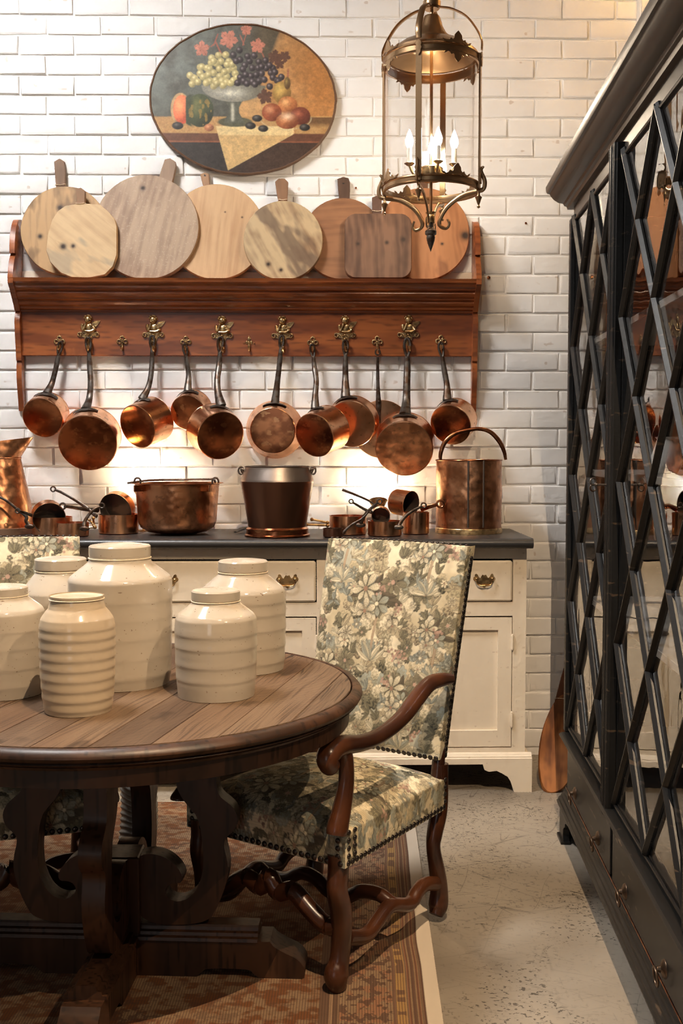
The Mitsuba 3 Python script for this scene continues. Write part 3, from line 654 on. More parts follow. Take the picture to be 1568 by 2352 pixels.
board('largest round board, greyish with a thick tilted handle', circle_px(336, 521, 119, .012, 3), [(363, 412), (378, 366), (390, 363), (402, 371), (403, 380), (394, 418)], 4.685, 4.760, (.76, .65, .54), (.55, .42, .33), D2 - .25, ((.64, .52, .42), (.48, .37, .29)), 3, th=.03,
      streak=.75, knots=((328, 432, 5),), worn=.14, mott=.4)
board('smooth honey-coloured round board with a small drilled handle', circle_px(497, 532, 109, .006, 4), [(460, 400), (470, 396), (479, 399), (480, 428), (468, 430)], 4.705, 4.775, (.88, .72, .54), (.72, .52, .35), D2 - .12, ((.72, .55, .40), (.58, .42, .30)), 4,
      streak=.55, knots=((517, 487, 1.6), (556, 499, 1.8)), mott=.12, hole=(470, 403))
board('spalted round board with dark patches and a cracked foot', circle_px(650, 552, 90, .012, 5), [(632, 417), (640, 410), (653, 410), (661, 418), (658, 470), (641, 470)], 4.675, 4.745, (.84, .73, .56), (.58, .44, .31), D2 + .5, ((.60, .44, .31), (.40, .28, .19)), 5,
      string=((640, 458), (658, 458)), streak=.9, mott=.9, knots=((616, 607, 4.5), (645, 620, 4)), stain=((.36, .28, .22), .56, .75))
board('brown round board with a dark drilled handle behind the square one', circle_px(788, 548, 93, .008, 6), [(775, 411), (788, 406), (800, 409), (803, 420), (802, 464), (778, 464), (779, 450)], 4.715, 4.770, (.66, .46, .31), (.47, .30, .19), .05, ((.40, .29, .22), (.26, .18, .13)), 6,
      streak=.7, mott=.3, hole=(788, 421))
sq = np.array(sbox(817.5, 516, 919, 612).buffer(25).exterior.coords)[:-1]
board('dark square board with rounded corners in front of the round ones', sq, [(855, 453), (865, 449), (876, 453), (875, 500), (857, 500)], 4.655, 4.715, (.56, .41, .31), (.33, .22, .16), D2, ((.43, .31, .25), (.28, .20, .15)), 7, th=.024,
      string=((855, 484), (877, 484)), streak=1.0, mott=.5, knots=((926, 550, 6), (888, 557, 4), (822, 560, 4)))
board('orange-toned round board at the right end behind the hanging lantern', circle_px(972, 537, 105, .012, 8), [(960, 400), (972, 396), (982, 400), (981, 445), (962, 445)], 4.70, 4.770, (.80, .55, .36), (.60, .36, .21), D2 + .1, ((.5, .35, .25), (.35, .24, .17)), 8,
      streak=.8, mott=.2, knots=((1068, 541, 10), (1015, 560, 3)), stain=((.42, .24, .15), .62, .5))

# ------------------------------------------------------------------ oval still life
pt = thing('oval_painting', 'unframed oval still life of grapes, melon and pears on brick wall', 'painting')
a = np.linspace(0, 2 * np.pi, 160, endpoint=False)
ca, sa = math.cos(.05), math.sin(.05)
ex, ey = 211 * np.cos(a), 170 * np.sin(a)
PYF = RY - .024
opx = np.column_stack([557.5 + ex * ca - ey * sa, 227.5 + ex * sa + ey * ca])
O2 = np.array([PY(x, y, PYF) for x, y in opx])[:, [0, 2]]
m, xy = slab(Polygon(O2), .020, .0026, .0015)
c0 = PY(557.5, 227.5, PYF)
K = ppm(PYF)                                       # design units of the canvas: 1 = 1 / 3.336 of 1/K metres
dx = (xy[:, 0] - c0[0]) * K * 3.336 + 759; dy = -(xy[:, 1] - c0[2]) * K * 3.336 + 659
def still_life(X, Y):
    n1 = meshkit.fbm(np.column_stack([X / 150, Y / 150, 0 * X]), 4, 1); n2 = meshkit.fbm(np.column_stack([X / 30, Y / 24, 0 * X]), 3, 2)
    C = np.tile(lin((.30, .29, .25)), (len(X), 1)); 
    def lay(mask, col, al=1.0):
        w = np.clip(mask, 0, 1)[:, None] * al; C[:] = C * (1 - w) + lin(col) * w
    sm = lambda e, w=6.0: np.clip(e / w + .5, 0, 1)
    lay(sm(600 - X, 700) * sm(700 - Y, 500), (.44, .46, .43), .75)
    lay(sm(n1 - .5, .25), (.24, .20, .15), .6)
    edge = 1050 - (Y - 140) * .22 - 60 * np.sin(np.clip(Y - 140, 0, 900) / 300)
    lay(sm(X - edge, 26), (.72, .55, .36)); lay(sm(X - edge, 26) * sm(n1 - .48, .3), (.60, .42, .24), .7); lay(sm(X - edge - 240, 260), (.66, .43, .22), .65)
    lay(sm(edge - X, 120) * sm(X - 850, 120) * sm(400 - Y, 200), (.36, .31, .23), .8)
    lay(sm(X - 730) * sm(940 - X) * sm(Y - 640, 90) * sm(800 - Y), (.72, .56, .37))
    lay(sm(Y - 788 + (X - 750) * .01, 8), (.70, .55, .36)); lay(sm(Y - 788, 8) * sm(n2 - .5, .2), (.58, .42, .25), .6)
    lay(sm(X - 1180, 60) * sm(Y - 790) * sm(850 - Y, 40), (.30, .20, .13), .8)
    lay(sm(Y - 912, 8), (.38, .24, .17)); lay(sm(Y - 975, 10), (.20, .17, .15)); lay(sm(Y - 985, 10) * sm(X - 700, 250), (.26, .18, .13), .8); lay(sm(Y - 968, 5) * sm(980 - Y, 5), (.55, .33, .22), .7)
    lay(sm(Y - 858) * sm((X - 555) - (Y - 860) * .28, 7) * sm(1140 - X - (Y - 915).clip(0) * 1.83, 9), (.82, .72, .52))
    lay(sm(Y - 925, 8) * sm((X - 555) - (Y - 860) * .28, 7) * sm(1140 - X - (Y - 915).clip(0) * 1.83, 9), (.75, .62, .42))
    def disc(cx, cy, rx, ry, base, hi, dk, hs=.35):
        e = ((X - cx) / rx) ** 2 + ((Y - cy) / ry) ** 2
        lay(sm((1 - np.sqrt(e)) * min(rx, ry), 5), base)
        d = np.clip(((X - cx) * .7 + (Y - cy) * .75) / min(rx, ry), -1, 1)
        ins = sm((1 - np.sqrt(e)) * min(rx, ry), 5)
        lay(ins * np.clip(d, 0, 1), dk, .8)
        h = ((X - cx + rx * .25) / (rx * hs)) ** 2 + ((Y - cy + ry * .3) / (ry * hs)) ** 2
        lay(ins * np.exp(-h), hi, .85)
    g = np.random.default_rng(5)
    # melon, cut and whole
    disc(293, 735, 74, 118, (.70, .56, .40), (.80, .66, .5), (.45, .36, .24)); disc(303, 738, 66, 106, (.80, .38, .24), (.95, .62, .42), (.66, .24, .16), .7)
    disc(436, 745, 104, 122, (.26, .29, .19), (.42, .42, .25), (.16, .15, .11), .5); lay(sm(X - 332, 6) * sm(380 - X, 30) * sm((1 - np.sqrt(((X - 400) / 110) ** 2 + ((Y - 745) / 122) ** 2)) * 100, 8), (.24, .26, .18))
    lay(sm((1 - np.sqrt(((X - 430) / 95) ** 2 + ((Y - 745) / 115) ** 2)) * 95, 6) * (meshkit.noise(np.column_stack([X / 20, Y / 34, 0 * X]), 8) > .72), (.58, .46, .22), .6)
    # footed bowl
    lay(sm((1 - np.sqrt(((X - 700) / 130) ** 2 + ((Y - 828) / 36) ** 2)) * 36, 6), (.33, .32, .24))
    lay(sm(Y - 660) * sm(838 - Y, 20) * sm(28 + np.abs(Y - 740).clip(0, 90) * .55 - np.abs(X - 692)), (.34, .34, .29))
    lay(np.exp(-((X - 682) / 12) ** 2) * sm(Y - 690, 20) * sm(820 - Y, 20), (.78, .76, .68), .7)
    bowl = sm((1 - np.sqrt(((X - 690) / 240) ** 2 + ((Y - 560) / 120) ** 2)) * 120, 6) * sm(Y - 560)
    lay(bowl, (.55, .53, .47)); lay(bowl * np.exp(-((X - 680) / 110) ** 2 - ((Y - 615) / 26) ** 2), (.86, .84, .76), .9); lay(bowl * sm(n2 - .5, .1), (.40, .40, .38), .45); lay(bowl * sm(X - 800, 120), (.36, .33, .26), .6)
    # vine leaves and stems
    def leaf(cx, cy, r, rot, col):
        th = np.arctan2(Y - cy, X - cx) + rot; rr = np.hypot(X - cx, Y - cy)
        R = r * (.58 + .36 * np.abs(np.cos(2.5 * th)) + .05 * np.cos(15 * th))
        lay(sm(R - rr, 6), col); lay(sm(R - rr, 6) * (np.abs(np.sin(2.5 * th)) < .08), (.30, .20, .15), .5)
    for cx, cy, r, o in ((455, 292, 62, .3), (655, 222, 74, 1.1), (787, 150, 46, 1.6), (872, 268, 60, .2)): leaf(cx, cy, r, o, (.70, .45, .37))
    for cx, cy, r, o in ((1000, 350, 58, .2), (1075, 345, 46, 1.0), (1035, 400, 42, .4), (925, 640, 62, .5)): leaf(cx, cy, r, o, (.36, .24, .18))
    def stem(x0, y0, x1, y1, w, col):
        t = np.clip(((X - x0) * (x1 - x0) + (Y - y0) * (y1 - y0)) / ((x1 - x0) ** 2 + (y1 - y0) ** 2), 0, 1)
        lay(sm(w - np.hypot(X - x0 - t * (x1 - x0), Y - y0 - t * (y1 - y0)), 4), col)
    for s in ((575, 185, 545, 265, 5), (560, 245, 600, 330, 6), (525, 275, 555, 250, 4), (740, 190, 770, 260, 4), (790, 170, 760, 265, 4), (905, 320, 930, 380, 4), (1100, 440, 1095, 520, 5)): stem(*s, (.60, .36, .29))
    # grapes
    gp = [(380, 500), (365, 490), (405, 510), (425, 540), (385, 545), (440, 430), (455, 420), (490, 430), (525, 395), (510, 445), (440, 475), (480, 500), (460, 495), (530, 355), (575, 345), (630, 340), (655, 385), (600, 385), (560, 400), (545, 380), (585, 435), (545, 470), (500, 480), (515, 530), (560, 520), (590, 490), (640, 490), (655, 440), (690, 435), (700, 470), (620, 460), (605, 525), (640, 535), (610, 560), (665, 545), (690, 520), (715, 500), (540, 560), (480, 540), (640, 410), (680, 400), (565, 545)]
    for x, y in gp: disc(x + g.uniform(-5, 5), y + g.uniform(-5, 5), 26, 26, (.68, .62, .42), (.88, .84, .66), (.42, .40, .26))
    for x, y in [(735, 300), (690, 335), (740, 370), (775, 410), (760, 440), (810, 380), (845, 340), (880, 385), (830, 430), (875, 430), (930, 375), (935, 430), (970, 465), (985, 500), (1015, 520), (1048, 495), (1025, 525), (960, 565), (900, 470), (860, 480), (820, 490), (780, 480), (740, 500), (765, 525), (720, 540), (830, 530), (880, 525), (920, 515), (790, 545), (850, 550), (985, 430), (960, 410), (1000, 460), (710, 380), (795, 345), (900, 420)]:
        disc(x, y, 25, 25, (.24, .20, .20), (.58, .53, .54), (.13, .10, .10), .3)
    # pear, pomegranates in a glass dish, plums, walnut
    disc(1050, 610, 70, 82, (.60, .46, .24), (.78, .66, .38), (.32, .22, .12), .5); disc(1092, 540, 24, 46, (.42, .33, .20), (.62, .52, .30), (.30, .2, .12)); 
    disc(1095, 700, 72, 64, (.68, .42, .24), (.86, .66, .44), (.42, .22, .13), .45); disc(975, 755, 74, 66, (.56, .29, .18), (.82, .58, .42), (.32, .15, .1), .4); disc(1190, 780, 74, 66, (.45, .23, .16), (.66, .38, .28), (.28, .14, .1)); disc(1090, 820, 84, 58, (.60, .35, .21), (.8, .55, .36), (.38, .19, .12), .5)
    lay(np.exp(-((np.sqrt(((X - 1080) / 190) ** 2 + ((Y - 800) / 82) ** 2) - 1) * 40) ** 2) * sm(Y - 790), (.80, .74, .6), .55); lay(np.exp(-((X - 1090) / 40) ** 2 - ((Y - 785) / 24) ** 2), (.88, .80, .68), .6)
    for x, y, r in ((270, 858, 42), (865, 800, 38), (815, 855, 40), (910, 875, 38), (1222, 865, 40)): disc(x, y, r, r * .66, (.20, .18, .16), (.42, .40, .38), (.1, .08, .07))
    disc(505, 870, 36, 27, (.62, .40, .28), (.8, .6, .45), (.4, .24, .15))
    v = .86 + .28 * meshkit.noise(np.column_stack([X / 7, Y / 7, 0 * X]), 12)
    return C * v[:, None] * (.75 + .5 * n2[:, None])
col = still_life(dx, dy)
part(pt, 'canvas', xf(m, mat4(np.stack([[1, 0, 0], [0, 0, 1], [0, 1, 0]], 1).astype(float), [0, PYF, 0])), 'm_canvas', False, color=col)
Q = np.array([[O2[i, 0], PYF + .006, O2[i, 1]] for i in range(160)]); cc = Q.mean(0)
Q2 = cc + (Q - cc) * (1 + .006 + .008 * meshkit.noise(np.column_stack([np.arange(160) / 2.5, 0 * a, 0 * a]), 3)[:, None]); Q2[:, 1] = PYF + .007
part(pt, 'tacked_edge', tube(Q2, .0055, 7, closed=True, smooth=False, flat=2.2), 'm_boardside')

# ------------------------------------------------------------------ hanging saucepans
def pan_body(parent, ob, orr, rb, rr, base='m_copper_old', inside=True):
    """A straight or flared pan from its base centre ob to its rim centre orr."""
    ax = orr - ob; h = np.linalg.norm(ax)
    part(parent, 'body', lathe([(rb - .004, .0005), (rb - .001, .002), (rb, .006), (rr * .5 + rb * .5, h * .5), (rr, h - .002), (rr + .0015, h), (rr - .002, h + .0006), (rr - .0035, h - .002), (rb - .004, .006), (0.0005, .005)], 64, ob, ax), 'm_copper', 40)
    part(parent, 'base', lathe([(0.0005, -.0012), (rb * .6, -.0010), (rb - .006, -.0004), (rb - .0025, .0012), (rb - .004, .003), (0.0005, .003)], 64, ob, ax), base, 40)
def handle_parts(parent, ob, orr, rb, rr, path, w=.0085, eye=True, mat='m_iron', plate=True):
    """Iron handle from its plate on the pan's wall to the eye on the hook. path: world points from the wall to the eye."""
    ax = orr - ob; h = np.linalg.norm(ax); ax = ax / h
    p0 = np.asarray(path[0])
    tdir = p0 - ob; tdir = tdir - ax * (tdir @ ax); tdir /= np.linalg.norm(tdir)
    sdir = np.cross(ax, tdir)
    if plate:
        R = (rb + rr) / 2 + .0025
        span = min(.8, .054 / R)
        al = np.linspace(-1, 1, 21); zz = np.linspace(-1, 1, 7)
        V = []
        for s_ in al:
            hw = .024 * (1 - .62 * abs(s_) ** .8) ; zc = h * .66 - .008 * s_ ** 2
            for q in zz:
                th = s_ * span
                V.append(ob + ax * (zc + q * hw) + (tdir * math.cos(th) + sdir * math.sin(th)) * (R + .0012 + .0045 * (1 - q * q) * (1 - s_ * s_ * .7)))
        V = np.array(V); Fc = []
        for i in range(20):
            for j in range(6):
                b_ = i * 7 + j; Fc += [[b_, b_ + 7, b_ + 8], [b_, b_ + 8, b_ + 1]]
        m = TM(V, Fc)
        if (m.face_normals @ tdir).mean() < 0: m = TM(V, np.array(Fc)[:, ::-1])
        riv = [ball(ob + ax * (h * .70 + (.004 if s_ == 0 else -.002)) + (tdir * math.cos(s_ * span * .62) + sdir * math.sin(s_ * span * .62)) * (R + .003), .0034, 1) for s_ in (-1, 0, 1)]
        pk = part(parent, 'handle_plate', m, mat, True)
        for rv in riv: part(pk, 'rivet', rv, 'm_brass', 40)
        root = ob + ax * h * .70 + tdir * R
        path = np.vstack([root, np.asarray(path)[1:]])
    P_ = np.asarray(path, float)
    k = np.linspace(0, 1, len(P_)); rad = w * np.interp(k, [0, .12, .5, .85, 1], [1.55, 1.1, .9, .85, .55])
    hk_ = part(parent, 'handle', tube(P_, rad, 10, flat=.55, hint=(.05, 1, .02), n=7), mat, 50)
    if eye:
        d = P_[-1] - P_[-2]; d /= np.linalg.norm(d)
        side = np.cross(d, [0, 1, 0]); side /= np.linalg.norm(side)
        L, W_ = w * 2.3, w * 1.0
        c_ = P_[-1] + d * L * .8
        th = np.linspace(0, 2 * np.pi, 22, endpoint=False)
        loop = c_ + d[None] * (L * np.cos(th))[:, None] + side[None] * (W_ * np.sin(th) * (.75 + .25 * np.cos(th)))[:, None]
        part(parent, 'handle_eye', tube(loop, w * .40, 7, closed=True, smooth=False, hint=(0, 1, 0)), mat, 50)
def hang(label, cb, rb_px, cr, rr_px, h, hp, w=.0085, base='m_copper_old', front=.0):
    w *= 1.45
    rr = rr_px / ppm(4.72); rb = rb_px / ppm(4.66)
    Yr = RY - .004 - front
    for _ in range(6):
        R = PY(cr[0], cr[1], Yr); B0 = PY(cb[0], cb[1], Yr - h)
        lat = math.hypot(R[0] - B0[0], R[2] - B0[2]); dy = math.sqrt(max(h * h - lat * lat, (.45 * h) ** 2))
        ay = dy / math.hypot(dy, lat)
        Yr = RY - .004 - front - rr * math.sqrt(1 - ay * ay)
        Yb = Yr - dy
        B0 = PY(cb[0], cb[1], Yb); R = PY(cr[0], cr[1], Yr)
    t = thing('copper_saucepan', label, 'saucepan', 'copper saucepans hanging from the rack')
    pan_body(t, B0, R, rb, rr, base)
    ya, ye = (Yb + Yr * 2) / 3, RF - .024
    n_ = len(hp)
    path = [PY(x, y, ya + (ye - ya) * min(1, (i / (n_ - 1)) * 1.25)) for i, (x, y) in enumerate(hp)]
    handle_parts(t, B0, R, rb, rr, path, w)
hang('small dark-bottomed copper saucepan hanging leftmost', (97, 960), 47.5, (113, 945), 47, .085, [(114, 897), (119, 880), (126, 855), (132, 828), (135, 812)])
hang('large copper saucepan hanging second from the left', (201, 1018), 66, (211, 998), 66, .115, [(201, 938), (205, 915), (208, 880), (206, 840), (204, 806)], .0095, front=.03)
hang('copper saucepan turned to its side, third hanging from the left', (315, 980), 51, (357, 961), 51, .12, [(330, 910), (339, 893), (346, 865), (349, 830), (349, 798)], .0085)
hang('small copper saucepan hanging behind its neighbours, fourth from the left', (432, 949), 43, (446, 937), 43, .08, [(434, 892), (433, 865), (430, 838), (427, 816)], .008)
hang('large dark-bottomed copper saucepan with a bent handle, fifth from the left', (507, 1001), 56, (485, 984), 58, .115, [(506, 922), (500, 900), (499, 870), (503, 838), (505, 806)], .010, front=.045)
hang('flared copper pan with a smaller dark bottom, hanging in the middle', (626, 989), 53, (631, 987), 66, .075, [(632, 916), (636, 885), (640, 850), (643, 820), (645, 798)], .0085, front=.015)
hang('copper saucepan turned to the left, next right of the flared pan', (721, 1000), 51, (757, 982), 52, .125, [(718, 928), (724, 905), (726, 875), (722, 845), (719, 818)], .0085, front=.055)
hang('shallow bright-bottomed copper pan with a crinkled rim line', (806, 974), 57, (812, 965), 59, .055, [(794, 896), (793, 870), (793, 840), (793, 812)], .0095, 'm_copper')
hang('largest mottled copper saucepan, second hanging from the right', (928, 1031), 66, (931, 1010), 66, .12, [(931, 945), (933, 920), (934, 880), (935, 845), (935, 814)], .0115, 'm_copper_dull', front=.02)
hang('small near-black-bottomed copper saucepan hanging rightmost', (1034, 976), 49, (1049, 960), 48, .09, [(1027, 906), (1026, 885), (1020, 850), (1015, 816)], .009)
ld = thing('pan_cover', 'flat copper pan lid with an iron strap handle behind two saucepans', 'pan lid')
c_ = PY(877, 986, RY - .012); r_ = 66 / ppm(4.77)
part(ld, 'disc', lathe([(.0005, -.002), (r_ * .8, -.001), (r_, .002), (r_ + .0015, .004), (r_, .006), (.0005, .005)], 64, c_, (0.05, 1, .08)), 'm_copper', 40)
part(ld, 'handle', tube([PY(869, 972, RY - .02), PY(869, 950, RY - .026), PY(869, 925, RY - .03), PY(868, 895, RY - .03), PY(867, 850, RY - .03), PY(867, 820, RF - .02)], [.008, .010, .012, .008, .007, .006], 10, flat=.5), 'm_iron', 50)
part(ld, 'handle_eye', ring(PY(867, 809, RF - .02), .010, .0034, (0, 1, 0), 7, 20, 1, 1.2), 'm_iron')
for q in ((922, .042, .005), (955, .034, .004)): part(ld, 'rivet', ball(PY(869, q[0], RY - q[1]), q[2], 1), 'm_iron')

# ------------------------------------------------------------------ on the worktop
def on_top(px, py, rpx):
    """Centre on the worktop of a round thing whose base shows its front at (px, py) and is rpx pixels in radius."""
    f_ = PZ(px, py, WT); r = rpx / ppm(f_[1]); c = f_.copy(); c[1] += r
    return c, r
def zat(py, Y): return PY(784, py, Y)[2]
UPZ = np.array([0, 0, 1.0])
# jug at the left edge
jg = thing('copper_jug', 'tall tapered copper jug with a wide pouring lip at the left edge', 'jug')
jc, jr = on_top(-26, 1231, 86)
jh = zat(1052, jc[1]) - WT
part(jg, 'body', lathe([(.0005, .001), (jr, .001), (jr + .002, .004), (jr - .001, .028), (jr - .004, .030), (jr * .60, jh - .004), (jr * .605, jh), (jr * .57, jh), (jr * .85, .04), (.0005, .03)], 64, jc), 'm_copper_dull', 35)
part(jg, 'foot_band', lathe([(jr - .002, .001), (jr + .004, .001), (jr + .004, .026), (jr - .001, .028)], 64, jc), 'm_boardside', 35)
th = np.linspace(0, 2 * np.pi, 49)
n0 = jr * .585; V = []
tip = PY(77, 1004, jc[1])[0] - jc[0]; tz = zat(1004, jc[1]) - WT - jh
for k, q in enumerate(np.linspace(0, 1, 9)):
    for t_ in th[:-1]:
        w_ = (.5 + .5 * math.cos(t_)) ** 2.2
        rx_ = n0 * (1 + .10 * q) + w_ * q * (tip - n0 * 1.1) if math.cos(t_) > 0 else n0 * (1 + .12 * q)
        V.append([jc[0] + rx_ * math.cos(t_), jc[1] + n0 * (1 + .10 * q) * math.sin(t_) * (1 - .55 * w_ * q), WT + jh + q * (.062 + (tz - .062) * w_)])
Fc = [[k * 48 + i, k * 48 + (i + 1) % 48, (k + 1) * 48 + (i + 1) % 48] for k in range(8) for i in range(48)] + [[k * 48 + i, (k + 1) * 48 + (i + 1) % 48, (k + 1) * 48 + i] for k in range(8) for i in range(48)]
part(jg, 'spout', TM(V, Fc), 'm_copper_dull', True)
part(jg, 'neck_seam', ring(jc + UPZ * jh, n0 + .001, .004, (0, 0, 1), 8, 40), 'm_copper_dull')

def upright_pan(label, px, pyb, pyt, rpx, handle=None, w=.0065, name='small_saucepan', side=None, mat='m_copper', plate=True):
    c, r = on_top(px, pyb, rpx); h = zat(pyt, c[1]) - WT
    t = thing(name, label, 'saucepan')
    part(t, 'body', lathe([(.0005, .0008), (r - .006, .0008), (r - .001, .004), (r, .010), (r, h - .001), (r + .001, h), (r - .0022, h), (r - .003, .008), (.0005, .006)], 64, c), mat, 40)
    if handle is not None:
        Ys = side[0] if side else c[1] - r; Ye = side[1] if side else Ys
        pth = [PY(x, y, Ys + (Ye - Ys) * i / (len(handle) - 1)) for i, (x, y) in enumerate(handle)]
        if plate: part(t, 'handle_plate', ball(pth[0], .0135, 2, (1.5, .55, .75)), 'm_iron')
        part(t, 'handle', tube(pth, [w * (1.25 - .5 * i / (len(pth) - 1)) for i in range(len(pth))], 9, flat=.6, hint=(0, 1, .1)), 'm_iron', 50)
        d = pth[-1] - pth[-2]; d /= np.linalg.norm(d)
        part(t, 'handle_eye', ring(pth[-1] + d * w * 1.5, w * 1.5, w * .5, (0, 1, 0), 7, 18), 'm_iron')
    return t, c, r, h
def leaning_pan(label, cpx, rpx, Y, axis, h, handle=None, ye=None, w=.0055, mat_h='m_iron'):
    """A pan on its side: its open mouth (dark tinned inside) faces the viewer at pixel cpx; axis points from the mouth to the base."""
    m = PY(cpx[0], cpx[1], Y); r = rpx / ppm(Y); ax = np.asarray(axis, float); ax /= np.linalg.norm(ax)
    t = thing('small_saucepan', label, 'saucepan')
    part(t, 'body', lathe([(r, 0), (r + .001, .001), (r, .004), (r, h - .008), (r - .004, h), (.0005, h)], 56, m, ax), 'm_copper', 40)
    part(t, 'lining', lathe([(r, .0), (r - .0018, .0005), (r - .0022, .005), (r - .0022, h - .008), (r - .006, h - .003), (.0005, h - .003)][::-1], 56, m, ax), 'm_tinned', 40)
    if handle is not None:
        ye = ye or Y
        pth = [PY(x, y, Y + (ye - Y) * i / (len(handle) - 1)) for i, (x, y) in enumerate(handle)]
        part(t, 'handle', tube(pth, [w * (1.35 - .6 * i / (len(pth) - 1)) for i in range(len(pth))], 9, flat=.6, hint=(0, 1, .1)), mat_h, 50)
        d = pth[-1] - pth[-2]; d /= np.linalg.norm(d)
        part(t, 'handle_eye', ring(pth[-1] + d * w * 1.6, w * 1.6, w * .5, (0, 1, 0), 7, 18), mat_h)
    return t
# left group
upright_pan('small copper saucepan beside the jug, holding another pan on edge', 109, 1232, 1186, 46, [(68, 1209), (60, 1197), (60, 1186), (40, 1170), (18, 1152), (-8, 1138)])
leaning_pan('little pan with a dark lining standing on edge in the leftmost saucepan', (113, 1191), 37, 4.395, (-.35, .85, .25), .055, [(76, 1185), (66, 1181), (52, 1176), (44, 1174)], 4.34)
upright_pan('smallest copper saucepan of the left group with its handle curving up', 158, 1235, 1199, 37.5, [(194, 1214), (193, 1203), (200, 1188), (214, 1172), (229, 1164)], side=(4.30, 4.33))
_, c3, r3, h3 = upright_pan('copper saucepan left of the large bail-handled pan, holding a dark pan', 264, 1229, 1180, 46, [(222, 1186), (214, 1180), (196, 1164), (170, 1147), (143, 1132), (126, 1125)], side=(4.46, 4.55), plate=False)
leaning_pan('pan with a dark lining leaning inside the saucepan by the large pan', (265, 1172), 40, c3[1] - .01, (.28, .85, .28), .045, [(226, 1172), (212, 1171), (185, 1168), (158, 1164), (148, 1163)], 4.42, .0075)
# preserving pan
pp = thing('preserving_pan', 'wide copper preserving pan with a rounded base and iron bail', 'cooking pot')
pc, pr_ = on_top(408, 1226, 92); pc[1] = 4.515; pr_ = 95 / ppm(4.515)
ph_ = zat(1113, pc[1] - pr_) - WT
part(pp, 'body', lathe([(.0005, 0), (pr_ * .45, .003), (pr_ * .72, .012), (pr_ * .88, .030), (pr_ * .935, .052), (pr_ * .965, ph_ * .6), (pr_, ph_ - .012), (pr_ + .002, ph_ - .002), (pr_ + .018, ph_ + .001), (pr_ + .018, ph_ + .003), (pr_ - .002, ph_ + .002), (pr_ * .955, ph_ * .6), (pr_ * .9, .05), (.0005, .012)], 72, pc), 'm_copper_dull', 40)
for s in (-1, 1):
    lug = pc + [s * (pr_ - .012), -.02, ph_]
    k = part(pp, 'lug_plate', xf(rbox((-.055, -.003, -.028), (.055, .003, -.002), .001), mat4(axis_frame((s * .0, 0, 1), (s * -.75, -.66, 0)), pc + [s * pr_ * .66, -pr_ * .76, ph_])), 'm_copper_old', False)
    part(k, 'lug', ring(lug + [0, -.004, .008], .013, .0038, (0, 1, 0.1), 8, 20, 1, 1.2), 'm_iron')
bl = [pc + [-pr_ - .028, -.03, ph_ + .002], pc + [-pr_ + .0, -.025, ph_ + .006], pc + [-pr_ * .7, .075, ph_ + .011], pc + [0, .115, ph_ + .012], pc + [pr_ * .7, .075, ph_ + .015], pc + [pr_ - .02, -.02, ph_ + .018], pc + [pr_ - .012, -.024, ph_ + .004]]
part(pp, 'bail', tube(bl, .0042, 8), 'm_iron')
# pail
pl_ = thing('copper_pail', 'dark copper pail with a pewter shoulder, ringed ears and a foot', 'pail')
qc, qr = on_top(634, 1237, 72); qz = lambda y: zat(y, qc[1]) - WT; w = lambda px: px / ppm(qc[1])
part(pl_, 'body', lathe([(w(66), qz(1210)), (w(67), qz(1207)), (w(76), qz(1150)), (w(83), qz(1112)), (w(84), qz(1105)), (w(82), qz(1105)), (w(60), qz(1212)), (.0005, qz(1212))], 72, qc), 'm_pail', 30)
part(pl_, 'shoulder', lathe([(w(84), qz(1105.5)), (w(83), qz(1100)), (w(74), qz(1078)), (w(73), qz(1073)), (w(74.5), qz(1071)), (w(71.5), qz(1070)), (w(70), qz(1078)), (w(80), qz(1102))], 72, qc), 'm_pewter', 30)
part(pl_, 'foot', lathe([(.0005, .001), (w(73), .001), (w(75), .003), (w(75), .008), (w(72), .011), (w(71), qz(1216)), (w(72), qz(1213)), (w(67), qz(1209)), (.0005, qz(1209))], 72, qc), 'm_copper_old', 30)
for s in (-1, 1):
    e = qc + [s * w(77), 0, qz(1083)]
    k = part(pl_, 'ear', tube([e + [-s * .006, 0, -.014], e + [s * .004, 0, -.002], e + [s * .008, 0, .010], e + [0, 0, .008]], .0052, 8), 'm_iron')
    part(k, 'ring', ring(e + [s * .010, -.002, .004], .0125, .0036, (.25 * s, 1, 0), 8, 20, .8, 1.15), 'm_iron')
# right group
upright_pan('tiny dark brass measuring pan in front of the right group', 765, 1236, 1213, 23.5, [(787, 1226), (792, 1219), (808, 1205), (830, 1192), (846, 1176)], .0045, 'measuring_pan', (4.30, 4.30), 'm_pail', False)
upright_pan('copper saucepan behind the tiny measuring pan', 800, 1231, 1184, 43, [(828, 1206), (831, 1196), (840, 1180), (856, 1164), (867, 1155)], .0065, side=(4.36, 4.33))
_, c5, r5, h5 = upright_pan('copper saucepan in the middle of the right group, holding a dark disc-like pan', 886, 1234, 1196, 39.5)
leaning_pan('very small pan with a dark lining on edge in the middle saucepan', (874, 1186), 21, c5[1] - .012, (.1, .92, .3), .03, [(856, 1178), (845, 1174), (825, 1163), (810, 1154)], 4.36, .005)
upright_pan('copper saucepan beside the tall can with an iron handle in front', 957, 1229, 1176, 31, [(915, 1211), (921, 1198), (933, 1184), (950, 1172), (968, 1163)], .0065, side=(4.33, 4.38))
leaning_pan('copper pan lying tilted at the back of the right group', (944, 1158), 30, 4.50, (-.72, .66, .10), .085, [(966, 1170), (980, 1165), (995, 1161), (1004, 1159)], 4.47, .009, 'm_copper_old')
tk = thing('iron_rod', 'thin iron rod standing up behind the right group of pans', 'thin_rod')  # long thin handle shape among the pans, modelled as a separate rod
put(tk, tube([PY(868, 1166, 4.62), PY(850, 1152, 4.62), PY(820, 1138, 4.61), PY(786, 1125, 4.60)], [.004, .004, .0045, .0055], 8), 'm_iron')
